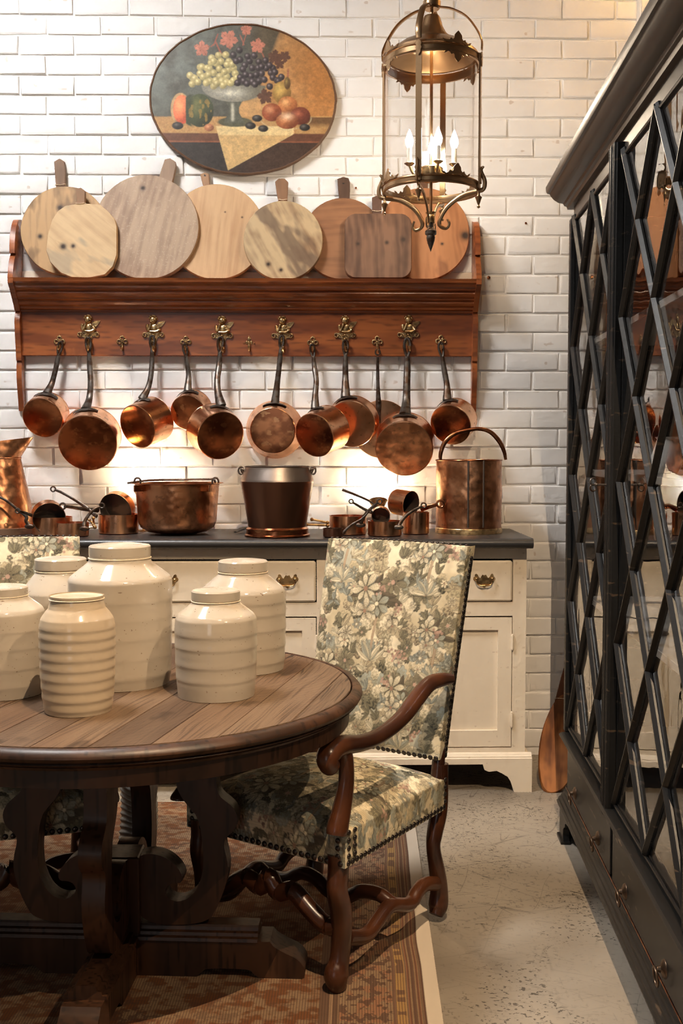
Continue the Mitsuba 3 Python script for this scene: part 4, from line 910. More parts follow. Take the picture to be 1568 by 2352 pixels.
# tall can
cn = thing('copper_can', 'tall patched copper can with a brass base band and hoop handle', 'can')
kc, kr = on_top(1086, 1229, 77); kz = lambda y: zat(y, kc[1]) - WT
kh = kz(1057)
th = np.linspace(0, 2 * np.pi, 72, endpoint=False); V = []
zs_ = np.linspace(.001, kh, 22)
for z in zs_:
    for t_ in th:
        n_ = meshkit.fbm(np.array([[math.cos(t_) * 3, math.sin(t_) * 3, z * 14]]), 3, 4)[0] - .5
        rr = kr * (1 + .012 * math.sin(z / kh * 3.1)) + .005 * n_
        V.append([kc[0] + rr * math.cos(t_), kc[1] + rr * math.sin(t_), WT + z])
nz = len(zs_)
Fc = []
for k in range(nz - 1):
    for i in range(72):
        a_, b_ = k * 72 + i, k * 72 + (i + 1) % 72; Fc += [[a_, b_, b_ + 72], [a_, b_ + 72, a_ + 72]]
part(cn, 'body', TM(V, Fc), 'm_copper_dull', True)
part(cn, 'rim', ring(kc + UPZ * kh, kr + .0005, .0034, (0, 0, 1), 8, 60), 'm_copper_old')
part(cn, 'lining', lathe([(kr - .001, kh), (kr - .003, kh - .002), (kr - .003, .02), (.0005, .02)][::-1], 60, kc), 'm_tinned')
part(cn, 'base_band', lathe([(kr + .001, .0005), (kr + .004, .001), (kr + .0035, kz(1213)), (kr + .001, kz(1211))], 72, kc), 'm_brass')
for px in (1075, 1110):
    s_ = math.asin(max(-1, min(1, (PY(px, 1140, kc[1] - kr)[0] - kc[0]) / kr)))
    x, y = kc[0] + (kr + .002) * math.sin(s_), kc[1] - (kr + .002) * math.cos(s_)
    part(cn, 'seam', tube([[x, y, WT + .03], [x, y, WT + kh * .5], [x, y, WT + kh]], .0042, 8, smooth=False), 'm_pewter')
hp = [(1011, 1058), (1012, 1040), (1022, 1015), (1045, 996), (1075, 988), (1100, 985), (1125, 992), (1145, 1012), (1157, 1036), (1161, 1056)]
part(cn, 'hoop_handle', tube([PY(x, y, kc[1]) for x, y in hp], [.006, .0085, .0095, .009, .0085, .008, .009, .0095, .008, .006], 10, flat=.7), 'm_copper_old', 50)
# two low lamps hidden behind the pots
def counter_lamp(label, bx_, by_, Y, arm):
    t = thing('counter_lamp', label, 'lamp')
    c = PY(bx_, by_, Y); d = np.array([0, .42, .91]); d /= np.linalg.norm(d)
    part(t, 'shade', lathe([(.0005, -.050), (.014, -.050), (.020, -.040), (.040, .0), (.041, .0), (.036, .0), (.017, -.036), (.0005, -.040)], 32, c, d), 'm_brass')
    part(t, 'stem', tube([c - d * .05, c - d * .07, [c[0], c[1] - .02, WT + .014], [c[0] + .02, c[1] - .01, WT + .006]], .005, 8), 'm_brass')
    part(t, 'foot', lathe([(.0005, 0), (.045, 0), (.045, .005), (.012, .010), (.0005, .010)], 32, [c[0] + .02, c[1] - .01, WT]), 'm_brass')
    for a_, b_, r in arm:
        p0, p1 = PY(*a_, Y - .10), PY(*b_, Y - .10)
        k = part(t, 'arm', tube([p0, p1], r, 9, smooth=False), 'm_brass')
        for q in (p0, p1): part(k, 'joint', ball(q, r * 1.7, 2), 'm_brass')
    dsk = lathe([(.0005, .004), (.024, .002), (.026, -.004)], 24, c, d)
    lamp_mesh(key_for(t + '__bulb'), TM(dsk.vertices, dsk.faces[:, ::-1] if dsk.face_normals.mean(0) @ d < 0 else dsk.faces), COUNTER, (1.0, .78, .52))
counter_lamp('brass swing-arm lamp hidden behind the wide preserving pan', 330, 1130, 4.69, [((196, 1212), (218, 1211), .0048), ((214, 1190), (216, 1208), .0045), ((205, 1194), (214, 1204), .004)])
counter_lamp('brass swing-arm lamp hidden behind the right group of pans', 868, 1150, 4.68, [((703, 1205), (752, 1207), .0050), ((716, 1193), (752, 1200), .0045)])
sw = thing('cord_switch', 'black rocker switch lying between preserving pan and pail', 'switch')
s0, s1 = PZ(540, 1222, WT + .01), PZ(568, 1212, WT + .016)
put(sw, tube([s0, (s0 + s1) / 2 + [0, 0, .004], s1], [.006, .010, .007], 10, flat=.7, hint=(0, 0, 1)), 'm_rubber_shade')

# ------------------------------------------------------------------ rug, round table
rg = thing('rug', 'worn patterned rug with a pale edge under table and chairs', 'rug')
def rp(u, v): return np.array([*(RUG_O + RUG_N * u + RUG_D * v), 0])
v0, v1 = -(4.12 - RUG_O[1]) / abs(RUG_D[1]), 2.4
pr0 = [rp(0, v0), rp(0, v1), rp(2.3, v1), rp(2.3, v0)]
rpoly = Polygon([(q[0], q[1]) for q in pr0])
mm = ext(rpoly, .008, O=(0, 0, .0004))
put(rg, mm, 'm_rug', False)
RT = .0084                              # top of the rug

tb = thing('round_table', 'round plank-topped oak table on a four-scroll pedestal', 'table')
cd_, sd_ = math.cos(PA), math.sin(PA)
AX = np.array([sd_, cd_, 0]); AV = np.array([cd_, -sd_, 0])          # along and across the planks
for k in range(-6, 7):
    st = sbox(-TR - .1, (k - .5) * PLANK + .0005, TR + .1, (k + .5) * PLANK - .0005)
    g = Point(0, 0).buffer(TR, 96).intersection(st)
    if g.is_empty or g.area < 1e-4: continue
    inn = g.buffer(-.0012)
    o = np.array([*TC, TZ - .022 + RNG.normal(0, .0003)])
    m = cat(ext(g, .0208, O=o, U=AX, V=AV, W=(0, 0, 1)) if np.dot(np.cross(AX, AV), UPZ) > 0 else ext(g, .0208, O=o, U=AX, V=AV, W=(0, 0, 1)), ext(inn, .0012, O=o + [0, 0, .0208], U=AX, V=AV, W=(0, 0, 1)))
    part(tb, 'plank', m, 'm_table', False)
T3 = np.array([*TC, 0])
part(tb, 'rim', lathe([(TR + .0025, TZ - .022), (TR + .0025, TZ - .004), (TR + .005, TZ - .0005), (TR + .012, TZ), (TR + .022, TZ - .004), (TR + .029, TZ - .012), (TR + .030, TZ - .018), (TR + .025, TZ - .026), (TR + .017, TZ - .029), (TR + .020, TZ - .033), (TR + .012, TZ - .040), (TR - .03, TZ - .042), (TR - .03, TZ - .022)][::-1], 120, T3), 'm_dark_oak', 40)
part(tb, 'apron', lathe([(TR - .02, TZ - .042), (TR + .004, TZ - .042), (TR - .002, TZ - .050), (TR - .004, TZ - .088), (TR - .010, TZ - .089), (TR - .03, TZ - .089), (TR - .03, TZ - .042)][::-1], 120, T3), 'm_dark_oak', 30)
part(tb, 'underframe', lathe([(.0005, TZ - .024), (TR - .001, TZ - .024), (TR - .001, TZ - .030), (.0005, TZ - .030)][::-1], 60, T3), 'm_dark_oak', 30)
scroll = [(.255, .670), (.252, .508), (.258, .471), (.285, .452), (.302, .434), (.31, .406), (.298, .378), (.276, .362), (.270, .342), (.279, .31), (.283, .275), (.277, .24), (.258, .185), (.225, .128), (.03, .128), (.03, .295), (.055, .312), (.090, .316), (.125, .304), (.152, .280), (.166, .252), (.158, .238), (.140, .240), (.122, .232), (.116, .214), (.128, .195), (.157, .188), (.193, .208), (.214, .255), (.219, .30), (.216, .352), (.206, .412), (.184, .438), (.165, .46), (.145, .50), (.14, .670)]
def chaikin(p, n=2):
    p = np.asarray(p, float)
    for _ in range(n):
        q = np.roll(p, -1, 0); p = np.stack([p * .75 + q * .25, p * .25 + q * .75], 1).reshape(-1, 2)
    return p
sp = Polygon(chaikin(scroll, 3)).buffer(0)
sp = sp.simplify(.0004)
ftp = [(0, 0), (.20, 0), (.215, .012), (.235, .022), (.33, .022), (.35, .010), (.365, 0), (.475, 0), (.482, .012), (.480, .030), (.462, .052), (.43, .068), (.405, .082), (.392, .096), (0, .096)]
ftp = Polygon([(0, 0), (.20, 0)] + smooth_path(ftp[2:6], 3).tolist() + [(.365, 0), (.475, 0)] + smooth_path(ftp[8:14], 4).tolist() + [(0, .096)])
def stepped(w_): return [(-w_ - .030, .0), (w_ + .030, 0), (w_ + .028, .008), (w_ + .018, .010), (w_ + .016, .018), (w_ + .006, .020), (w_ + .004, .028), (w_, .033), (-w_, .033), (-w_ - .004, .028), (-w_ - .006, .020), (-w_ - .016, .018), (-w_ - .018, .010), (-w_ - .028, .008)]
PR = math.radians(-4)
for k in range(4):
    an = PR + k * math.pi / 2
    U = np.array([math.cos(an), math.sin(an), 0]); W = np.array([-math.sin(an), math.cos(an), 0])
    part(tb, 'scroll_support', ext(sp, .056, O=T3 - W * .028 + UPZ * RT, U=U, V=UPZ, W=W), 'm_dark_oak', 25)
    ft = part(tb, 'foot', ext(ftp, .092, O=T3 - W * .046 + UPZ * RT, U=U, V=UPZ, W=W), 'm_dark_oak', 25)
    part(ft, 'stepped_moulding', ext(Polygon(stepped(.022)), .33, O=T3 + UPZ * (RT + .096) + U * .03, U=W, V=UPZ, W=U), 'm_dark_oak', False)
part(tb, 'centre_block', rbox((TC[0] - .05, TC[1] - .05, RT), (TC[0] + .05, TC[1] + .05, .32), .004), 'm_dark_oak', 30)
part(tb, 'top_block', lathe([(.0005, .62), (.26, .62), (.26, .70), (.0005, .70)], 40, T3), 'm_dark_oak', 30)

# ------------------------------------------------------------------ stoneware jars
def jar(label, axis_px, y_base, r_px, y_lid, prof, lid, ribs=(), string=True, mat='m_ceramic'):
    """prof: (radius in px, y px) from the base up to the neck; lid: (radius px, y bottom, y top, dome px)."""
    f_ = PZ(axis_px, y_base, TZ)
    Y = f_[1]
    for _ in range(3): c = f_ + np.array([0, 1, 0]) * r_px / ppm(Y); Y = c[1]
    s = 1 / ppm(Y); c = np.array([PY(axis_px, y_base, Y)[0], Y, TZ + .0006])
    yb = 1033 + (1.37 - TZ) * F / Y                     # where the centre of the base projects
    zz = lambda y: (yb - y) * s
    pts = sorted([(r * s, zz(y)) for r, y in prof], key=lambda q: q[1])
    pts[0] = (pts[0][0], 0.0)
    R_, Z_a = np.array([q[0] for q in pts]), np.array([q[1] for q in pts])
    zn = np.linspace(0, Z_a[-1], 150); rn = np.interp(zn, Z_a, R_)
    k_ = np.array([.25, .5, .25]); 
    for _ in range(2): rn[1:-1] = np.convolve(rn, k_, 'valid')
    for y, amp, wd in ribs:
        z0 = zz(y); d = (zn - z0) / (wd * s)
        rn = rn + .6 * amp * s * np.where(d < 0, np.exp(-(d * 1.0) ** 2), np.exp(-(d * .45) ** 2))
    outer = [(.0005, 0), (rn[0] - .004, 0)] + list(zip(rn, zn + .0)) 
    top = zn[-1]
    inner = [(rn[-1] - .004, top + .001), (rn[-1] - .007, top - .002), (rn[-1] - .007, top - .02)]
    t = thing('stoneware_jar', label, 'jar')
    part(t, 'body', lathe(outer + inner, 96, c), mat, 40)
    lr, l0, l1, dm = lid
    lr *= s; a0, a1 = zz(l0), zz(l1)
    k = part(t, 'lid', lathe([(.0005, a0), (lr - .003, a0), (lr - .0005, a0 + .002), (lr, a0 + .006), (lr, a1 - .004), (lr - .003, a1 - .0008), (lr - .008, a1 - .0002), (lr * .6, a1 + dm * s), (.0005, a1 + dm * s * 1.5)], 96, c), mat, 40)
    if string:
        zr = (a0 + top) / 2 - .001 if a0 > top else top - .004
        rr = float(np.interp(top - .006, zn, rn)) + .0012
        part(t, 'string', ring(c + UPZ * (top - .005), rr, .0014, (0, 0, 1), 6, 60), 'm_string')
    return t
jar('tall slim ribbed stoneware jar with a flat lid, frontmost on the table', 180, 1650, 78, 1372,
    [(75, 1640), (80, 1600), (83, 1560), (85, 1500), (85.5, 1455), (84, 1432), (82, 1419), (70, 1402), (64, 1396), (64, 1392), (62, 1389), (60.5, 1378), (60.5, 1370)], (61.5, 1373, 1368, 1.5),
    [(y, 2.6, 5) for y in (1439, 1460, 1483, 1506, 1529, 1553, 1576, 1600, 1622)], mat='m_ceramic_ochre')
jar('biggest stoneware jar, tallest at the middle of the table', 279, 1591, 112, 1250,
    [(110, 1570), (115, 1540), (117, 1450), (118, 1360), (118, 1330), (113, 1322), (72, 1290), (70, 1286), (69, 1276)], (70, 1277, 1251, 3), [(y, .9, 5) for y in (1372, 1412, 1455, 1500, 1545)])
jar('squat stoneware jar at the right front of the table', 497, 1616, 90, 1350,
    [(88, 1600), (91, 1570), (94, 1500), (94.5, 1440), (93, 1420), (88, 1411), (58, 1388), (55, 1384), (54, 1376)], (56, 1380, 1355, 2), [(y, 1.6, 5) for y in (1452, 1482, 1522, 1556)])
jar('ribbed stoneware jar behind the squat one at the right', 559, 1554, 96, 1286,
    [(93, 1540), (96, 1500), (98, 1440), (98, 1370), (97, 1357), (92, 1349), (58, 1321), (56, 1317), (55, 1310)], (57, 1313, 1287, 2), [(y, 1.8, 5) for y in (1378, 1405, 1440, 1480, 1515)])
jar('stoneware jar at the back left, half hidden by the biggest one', 143, 1548, 88, 1280,
    [(86, 1530), (89, 1490), (91, 1420), (91, 1372), (90, 1358), (84, 1348), (58, 1316), (56, 1312), (55, 1306)], (58, 1307, 1281, 2), [(y, 1.4, 5) for y in (1380, 1420, 1460)])
jar('stoneware jar at the far left of the table, partly out of view', 8, 1612, 92, 1342,
    [(90, 1600), (93, 1570), (96, 1500), (96, 1420), (95, 1404), (90, 1395), (60, 1372), (58, 1368), (57, 1362)], (59, 1370, 1345, 2), [(y, 1.4, 5) for y in (1440, 1480, 1525, 1565)])

# ------------------------------------------------------------------ tapestry armchairs
def tapestry(S, Tt, seed):
    """Colours of a woven verdure: trees, rosettes and leaf clumps over the metres S (across), Tt (up); both 2-d grids with even spacing."""
    g = np.random.default_rng(seed)
    H, W = S.shape
    q = np.stack([S, Tt, 0 * S], -1)
    n1 = meshkit.fbm(q * 11 + seed, 3, 3); n2 = meshkit.fbm(q * 60, 2, 4)
    CREAM, TAN, OLIVE, DARK, BLUE, BROWN, PINK, RUST = (lin(c) for c in ((.84, .78, .64), (.73, .66, .51), (.53, .49, .37), (.26, .245, .20), (.60, .61, .55), (.41, .355, .27), (.70, .55, .46), (.58, .43, .33)))
    t = np.clip((n1 - .38) * 5, 0, 1)[..., None]
    C = CREAM * (1 - t) + TAN * t
    t = np.clip((meshkit.fbm(q * 9 + 7, 3, 9) - .52) * 8, 0, 1)[..., None] * .7
    C = C * (1 - t) + BLUE * t
    ds, dt = S[0, 1] - S[0, 0], Tt[1, 0] - Tt[0, 0]
    s0, t0 = S[0, 0], Tt[0, 0]
    def win(cx, cy, r):
        i0, i1 = int((cx - r - s0) / ds), int((cx + r - s0) / ds) + 2
        j0, j1 = int((cy - r - t0) / dt), int((cy + r - t0) / dt) + 2
        i0, j0 = max(0, i0), max(0, j0)
        if i1 <= i0 or j1 <= j0 or i0 >= W or j0 >= H: return None
        return slice(j0, min(H, j1)), slice(i0, min(W, i1))
    def clump(cx, cy, r, col, dark):
        w = win(cx, cy, r * 1.5)
        if w is None: return
        x, y = S[w] - cx, Tt[w] - cy
        th = np.arctan2(y, x); rr = np.hypot(x, y)
        ph = g.uniform(0, 6.3); k = g.integers(7, 11)
        R = r * (.80 + .17 * np.abs(np.sin(th * k / 2 + ph)) + .12 * np.sin(th * 2 + ph))
        m = np.clip((R - rr) / .0022 + .5, 0, 1)[..., None]
        inner = np.abs(np.sin(th * k / 2 + ph + rr * 60)) ; sc = np.sin(rr / r * 11 + 1.5 * np.sin(th * k + ph))
        lightness = np.clip(.55 + .55 * (y / r) + .35 * sc, 0, 1)[..., None]
        cc = dark * (1 - lightness) + col * lightness
        ln = np.clip(1 - (R - rr) / .0022, 0, 1)[..., None] * .55
        cc = cc * (1 - ln) + DARK * ln
        C[w] = C[w] * (1 - m) + cc * m
    def rosette(cx, cy, r, n, col, dark, rot, eye=None, sharp=.8):
        w = win(cx, cy, r * 1.1)
        if w is None: return
        x, y = S[w] - cx, Tt[w] - cy
        th = np.arctan2(y, x) + rot; rr = np.hypot(x, y)
        a = np.abs(((th * n / (2 * np.pi)) % 1) - .5) * 2           # 1 between the leaves, 0 on a leaf's axis
        jit = .82 + .18 * np.sin(np.floor(th * n / (2 * np.pi)) * 5.1 + seed)
        f_ = rr / (r * jit)
        width = np.sin(np.clip(f_, 0, 1) * np.pi) ** sharp
        m = np.clip((width - a) * 5 * (f_ + .15), 0, 1) * (f_ < 1)
        vein = np.clip(1 - a * 9, 0, 1) * .6; edge = np.clip(1 - (width - a) * 5, 0, 1) * .75
        lightness = np.clip(.30 + .75 * f_ - .45 * a + .12 * np.sin(rr * 900 + a * 4), 0, 1)[..., None]
        cc = dark * (1 - lightness) + col * lightness
        d = np.maximum(vein * .7, edge)[..., None]
        cc = cc * (1 - d) + DARK * d
        m = m[..., None]
        sh = (np.clip((width * 1.15 - a + .12) * 4, 0, 1) * (f_ < 1.02))[..., None] * .55
        C[w] = C[w] * (1 - sh) + DARK * sh
        C[w] = C[w] * (1 - m) + cc * m
        if eye is not None:
            e = np.clip((r * .13 - rr) / .0015 + .5, 0, 1)[..., None]; C[w] = C[w] * (1 - e) + eye * e
    def frond(cx, cy, L, ang, col, dark, w0=.008):
        bend = g.uniform(-6, 6)
        w = win(cx + math.cos(ang) * L / 2, cy + math.sin(ang) * L / 2, L * .75)
        if w is None: return
        x, y = S[w] - cx, Tt[w] - cy
        u = x * math.cos(ang) + y * math.sin(ang); v = y * math.cos(ang) - x * math.sin(ang) - bend * np.clip(u, 0, None) ** 2
        f_ = np.clip(u / L, 0, 1)
        half = w0 * np.sin(f_ * np.pi) ** .7
        m = (np.clip((half - np.abs(v)) / .0016 + .5, 0, 1) * (u > 0) * (u < L))[..., None]
        d = (np.clip(1 - np.abs(v) / .0016, 0, 1) * .5 + np.clip(1 - (half - np.abs(v)) / .0018, 0, 1) * .7).clip(0, 1)[..., None]
        up_ = (v > 0)[..., None] * .35 + .5
        cc = (dark * (1 - up_) + col * up_) * (1 - d) + DARK * d
        C[w] = C[w] * (1 - m) + cc * m
    x1, y1 = S[0, -1], Tt[-1, 0]
    A_ = (x1 - s0) * (y1 - t0)
    U_ = lambda: (g.uniform(s0, x1), g.uniform(t0, y1))
    for _ in range(int(A_ * 800)):
        x, y = U_(); c, d = [(CREAM, OLIVE), (TAN, BROWN), (CREAM, TAN), (OLIVE, DARK), (BLUE, OLIVE), (TAN, OLIVE)][g.integers(6)]
        clump(x, y, g.uniform(.014, .034), c, d)
    for _ in range(int(A_ * 600)):
        x, y = U_(); a0 = g.uniform(.6, 2.5); c, d = [(BLUE, DARK), (CREAM, OLIVE), (OLIVE, DARK), (TAN, BROWN)][g.integers(4)]
        for k in range(g.integers(4, 8)): frond(x, y, g.uniform(.018, .042), a0 + g.normal(0, .75), c, d, g.uniform(.004, .008))
    for _ in range(int(A_ * 190)):
        x, y = U_(); c, d, e = [(CREAM, TAN, RUST), (CREAM, OLIVE, PINK), (BLUE, BROWN, CREAM), (TAN, BROWN, RUST), (OLIVE, DARK, PINK), (CREAM, BROWN, None)][g.integers(6)]
        rosette(x, y, g.uniform(.013, .031), int(g.integers(5, 11)), c, d, g.uniform(0, 6.3), e, g.uniform(.6, 1.1))
    def tree(x, y, k=1.0):
        pts = np.array([(x, y - .12 * k), (x + .004, y - .06 * k), (x + .01 * k, y), (x + .025 * k, y + .04 * k)])
        for a_, b_ in zip(pts[:-1], pts[1:]):
            w = win((a_[0] + b_[0]) / 2, (a_[1] + b_[1]) / 2, .05 * k)
            if w is None: continue
            dv = b_ - a_; tt = np.clip(((S[w] - a_[0]) * dv[0] + (Tt[w] - a_[1]) * dv[1]) / (dv @ dv), 0, 1)
            dd = np.hypot(S[w] - a_[0] - tt * dv[0], Tt[w] - a_[1] - tt * dv[1])
            m = np.clip((.0042 - dd) / .0018 + .5, 0, 1)[..., None]; tc = TAN * .45 + PINK * .35 - np.clip(dd / .0042 - .4, 0, 1)[..., None] * .18; C[w] = C[w] * (1 - m) + tc * m
        for k2 in range(9): frond(x + .02 * k * math.cos(k2), y + .03 * k + .01 * k2 / 3, .062 * k, k2 * .72, OLIVE if k2 % 2 else BROWN, DARK, .011 * k)
        rosette(x - .035 * k, y + .055 * k, .048 * k, 8, CREAM, OLIVE, .2, RUST, .7); rosette(x + .005, y + .02 * k, .04 * k, 7, BLUE, OLIVE, .9, CREAM, .7); rosette(x + .045 * k, y + .075 * k, .045 * k, 8, OLIVE, BROWN, .5, PINK, .8); rosette(x - .03 * k, y + .0, .036 * k, 6, CREAM, BROWN, .1, RUST, .8)
        for k2 in range(7): frond(x + .003, y - .12 * k, .055 * k, .35 + k2 * .42, BLUE if k2 % 2 else CREAM, OLIVE, .008)
    cx, cy = (s0 + x1) / 2, (t0 + y1) / 2
    for x, y, k in ((cx - .03, cy + .10, 1.2), (cx + .10, cy - .17, 1.0), (cx - .17, cy + .29, .9), (cx + .14, cy + .27, .9), (cx - .16, cy - .12, .9), (cx + .19, cy + .02, .8)): tree(x, y, k)
    for _ in range(int(A_ * 45)):
        x, y = U_()
        for k in range(12):
            w = win(x, y, .025)
            if w is None: continue
            px_, py_ = x + g.normal(0, .009), y + g.normal(0, .011)
            e = np.clip((.0042 - np.hypot(S[w] - px_, Tt[w] - py_)) / .0014 + .5, 0, 1)[..., None]; C[w] = C[w] * (1 - e) + (PINK * g.uniform(.5, 1)) * e
    rib = .86 + .22 * n2 + .10 * np.sin(Tt * 2 * np.pi / .0045)
    C = C * rib[..., None]; C = C * .78 + C.mean(-1, keepdims=True) * np.array([1.02, 1.0, .93]) * .22
    return np.clip(C * 1.05, 0, 1)
def grid_mesh(P3):
    H, W = P3.shape[:2]
    i, j = np.meshgrid(np.arange(H - 1), np.arange(W - 1), indexing='ij')
    a_, b_, c_, d_ = i * W + j, i * W + j + 1, (i + 1) * W + j + 1, (i + 1) * W + j
    return TM(P3.reshape(-1, 3), np.concatenate([np.stack([a_, b_, c_], -1).reshape(-1, 3), np.stack([a_, c_, d_], -1).reshape(-1, 3)]))
CF, CL = np.array([-.592, -.806, 0]), np.array([.806, -.592, 0])
CF /= np.linalg.norm(CF); CL /= np.linalg.norm(CL)
CO = np.array([.158, 3.218, 0])
def ch_plane(b, pts):
    """Pixels of the right-hand chair's near side, met with its upright plane b metres to its left: (forward, b, up)."""
    o = CO + CL * b; out = []
    for x, y in pts:
        p = PN(x, y, o, CL) - CO; out.append([p @ CF, b, p[2]])
    return np.array(out)
BZ0, BZ1 = .470, 1.078
def back_a(z): return -.012 - .135 * np.clip((z - .44) / .64, 0, 1) ** 1.15          # the back's lean
Vg, Ug = np.meshgrid(np.linspace(-.045, 1.03, 300), np.linspace(-.09, 1.09, 268), indexing='ij')
vu, uu = np.clip(Vg, 0, 1), np.clip(Ug, 0, 1)
zb_ = BZ0 + (BZ1 - BZ0) * vu + .004 * (1 - (2 * uu - 1) ** 2) * (vu > .5) * (vu - .5) * 2
wb = .468 + .036 * vu
fold = np.maximum(np.maximum(np.abs(Ug - .5) - .5, 0) * .52, np.maximum(np.maximum(-Vg, Vg - 1), 0) * .62)
puff = .020 * (1 - np.abs(2 * uu - 1) ** 5) * (1 - np.abs(2 * vu - 1) ** 7)
ab = back_a(zb_) + .020 + puff - fold
BACK = np.stack([ab, (uu - .5) * wb, zb_], -1)                                       # u runs from the chair's right to its left
BACKC = tapestry(Ug * .50, Vg * .61, 21)
Ag, Bg = np.meshgrid(np.linspace(-1.26, 1.26, 250), np.linspace(-1.26, 1.26, 250), indexing='ij')
av, bv = np.clip(Ag, -1, 1), np.clip(Bg, -1, 1)
over = np.maximum(np.abs(Ag) - 1, np.abs(Bg) - 1).clip(0) / .26
hw = .245 + .02 * (av + 1) / 2
rim_ = (1 - np.abs(av) ** 3.2) ** .8 * (1 - np.abs(bv) ** 3.2) ** .8
SEAT = np.stack([.248 + av * .272 + .0 * over, bv * hw * (1 + .004 * np.sin(over * 3)), .412 + .052 * rim_ - over * .088], -1)
SEATC = tapestry(Bg * .27, Ag * .27, 33)
def mirror(m): return TM(m.vertices * [1, -1, 1], m.faces[:, ::-1])
arm_p = ch_plane(.262, [(1034, 1566), (1012, 1568), (984, 1579), (956, 1612), (927, 1651), (893, 1682), (858, 1704), (824, 1715), (790, 1719), (766, 1728), (752, 1748), (757, 1768), (770, 1762)])
arm_m = tube(arm_p, [.015, .020, .022, .023, .022, .021, .021, .022, .025, .028, .028, .023, .014], 14, hint=(0, 1, 0), n=7)
post_m = tube(ch_plane(.262, [(782, 1716), (793, 1748), (795, 1800), (786, 1860), (775, 1908), (772, 1925)]), [.022, .0215, .022, .026, .030, .028], 14, hint=(0, 1, 0), flat=.85)
legf_m = tube(ch_plane(.232, [(776, 1960), (777, 2000), (774, 2045), (783, 2095), (784, 2155), (779, 2205), (772, 2240), (776, 2268)]), [.029, .029, .028, .030, .028, .027, .034, .024], 14, hint=(0, 1, 0), flat=.9)
legr_m = tube(ch_plane(.225, [(1012, 1760), (1008, 1862), (998, 1920), (995, 1955), (1003, 2005), (1008, 2045), (1006, 2085), (1000, 2108)]), [.024, .027, .025, .022, .025, .027, .031, .022], 14, hint=(0, 1, 0), flat=.9)
for m in (legf_m, legr_m): m.vertices[:, 2] -= m.vertices[:, 2].min() - .0005
sst = ch_plane(.235, [(796, 2160), (826, 2160), (846, 2150), (864, 2126), (884, 2098), (900, 2086), (924, 2086), (943, 2080), (958, 2055), (975, 2038), (1000, 2036)])
sst_m = tube(sst, .0205, 10, hint=(0, 1, 0), n=6)
zc_ = float(sst[5, 2])
hst_m = tube([(.25, .235, zc_), (.25, .19, zc_ + .018), (.25, .13, zc_ + .012), (.25, .075, zc_ - .018), (.25, .02, zc_ - .012), (.25, -.02, zc_ + .012), (.25, -.075, zc_ + .018), (.25, -.13, zc_ - .012), (.25, -.19, zc_ - .018), (.25, -.235, zc_)], .0200, 10, hint=(0, 0, 1))
fst_m = tube([(.49, .24, .165), (.49, .19, .150), (.49, .14, .175), (.49, .08, .215), (.49, .03, .20), (.49, 0, .235), (.49, -.03, .20), (.49, -.08, .215), (.49, -.14, .175), (.49, -.19, .150), (.49, -.24, .165)], .024, 10, hint=(0, 1, 0))
frame_m = rbox((.0, -.235, .335), (.505, .235, .40), .004)
spl_m = [tube([(.002, s * .222, .36), (-.020, s * .220, .47), (-.060, s * .214, .62), (-.160, s * .22, 1.05)], [.02, .019, .013, .012], 8, hint=(0, 1, 0)) for s in (-1, 1)]
bk_m = grid_mesh(np.stack(np.broadcast_arrays(*(lambda z, y: (back_a(z) - .018, y * (.46 + .036 * (z - BZ0) / .6), z))(*np.meshgrid(np.linspace(BZ0 + .005, BZ1 - .005, 8), np.linspace(-.5, .5, 5), indexing='ij'))), -1)[:, ::-1])
def ply_(m, b, sm=45): return mikit.ply(m, b, sm)
back_ply = mikit.ply(grid_mesh(BACK), 'm_cloth', True, color=BACKC.reshape(-1, 3))
sg = grid_mesh(SEAT); 
if sg.face_normals[len(sg.faces) // 4][2] < 0: sg = TM(sg.vertices, sg.faces[:, ::-1])
seat_ply = mikit.ply(sg, 'm_cloth', True, color=SEATC.reshape(-1, 3))
leg_plies = [ply_(m, 'm_chairwood') for m in (legf_m, mirror(legf_m), legr_m, mirror(legr_m))]
def lowered(m):
    """The arm that is tucked under the table slopes a little lower towards its front."""
    v = m.vertices.copy(); t_ = np.clip((v[:, 0] + .07) / .17, 0, 1); v[:, 2] -= .105 * t_ * t_ * (3 - 2 * t_) * np.clip((v[:, 2] - .40) / .2, 0, 1)
    return TM(v, m.faces)
arm_plies = [(ply_(a_, 'm_chairwood'), ply_(p_, 'm_chairwood')) for a_, p_ in ((arm_m, post_m), (mirror(lowered(arm_m)), mirror(lowered(post_m))))]
arm_plies2 = [(ply_(lowered(arm_m), 'm_chairwood'), ply_(lowered(post_m), 'm_chairwood')), arm_plies[1]]
str_plies = [ply_(m, 'm_chairwood') for m in (sst_m, mirror(sst_m), hst_m, fst_m)]
frame_plies = [ply_(m, 'm_chairwood') for m in [frame_m] + spl_m]
bk_ply = {**ply_(bk_m, 'm_cloth', True), 'bsdf': {'type': 'ref', 'id': 'm_boardside'}}
nail_ply = ply_(ball((0, 0, 0), 1, 1, (1, 1, .55)), 'm_nail', True)
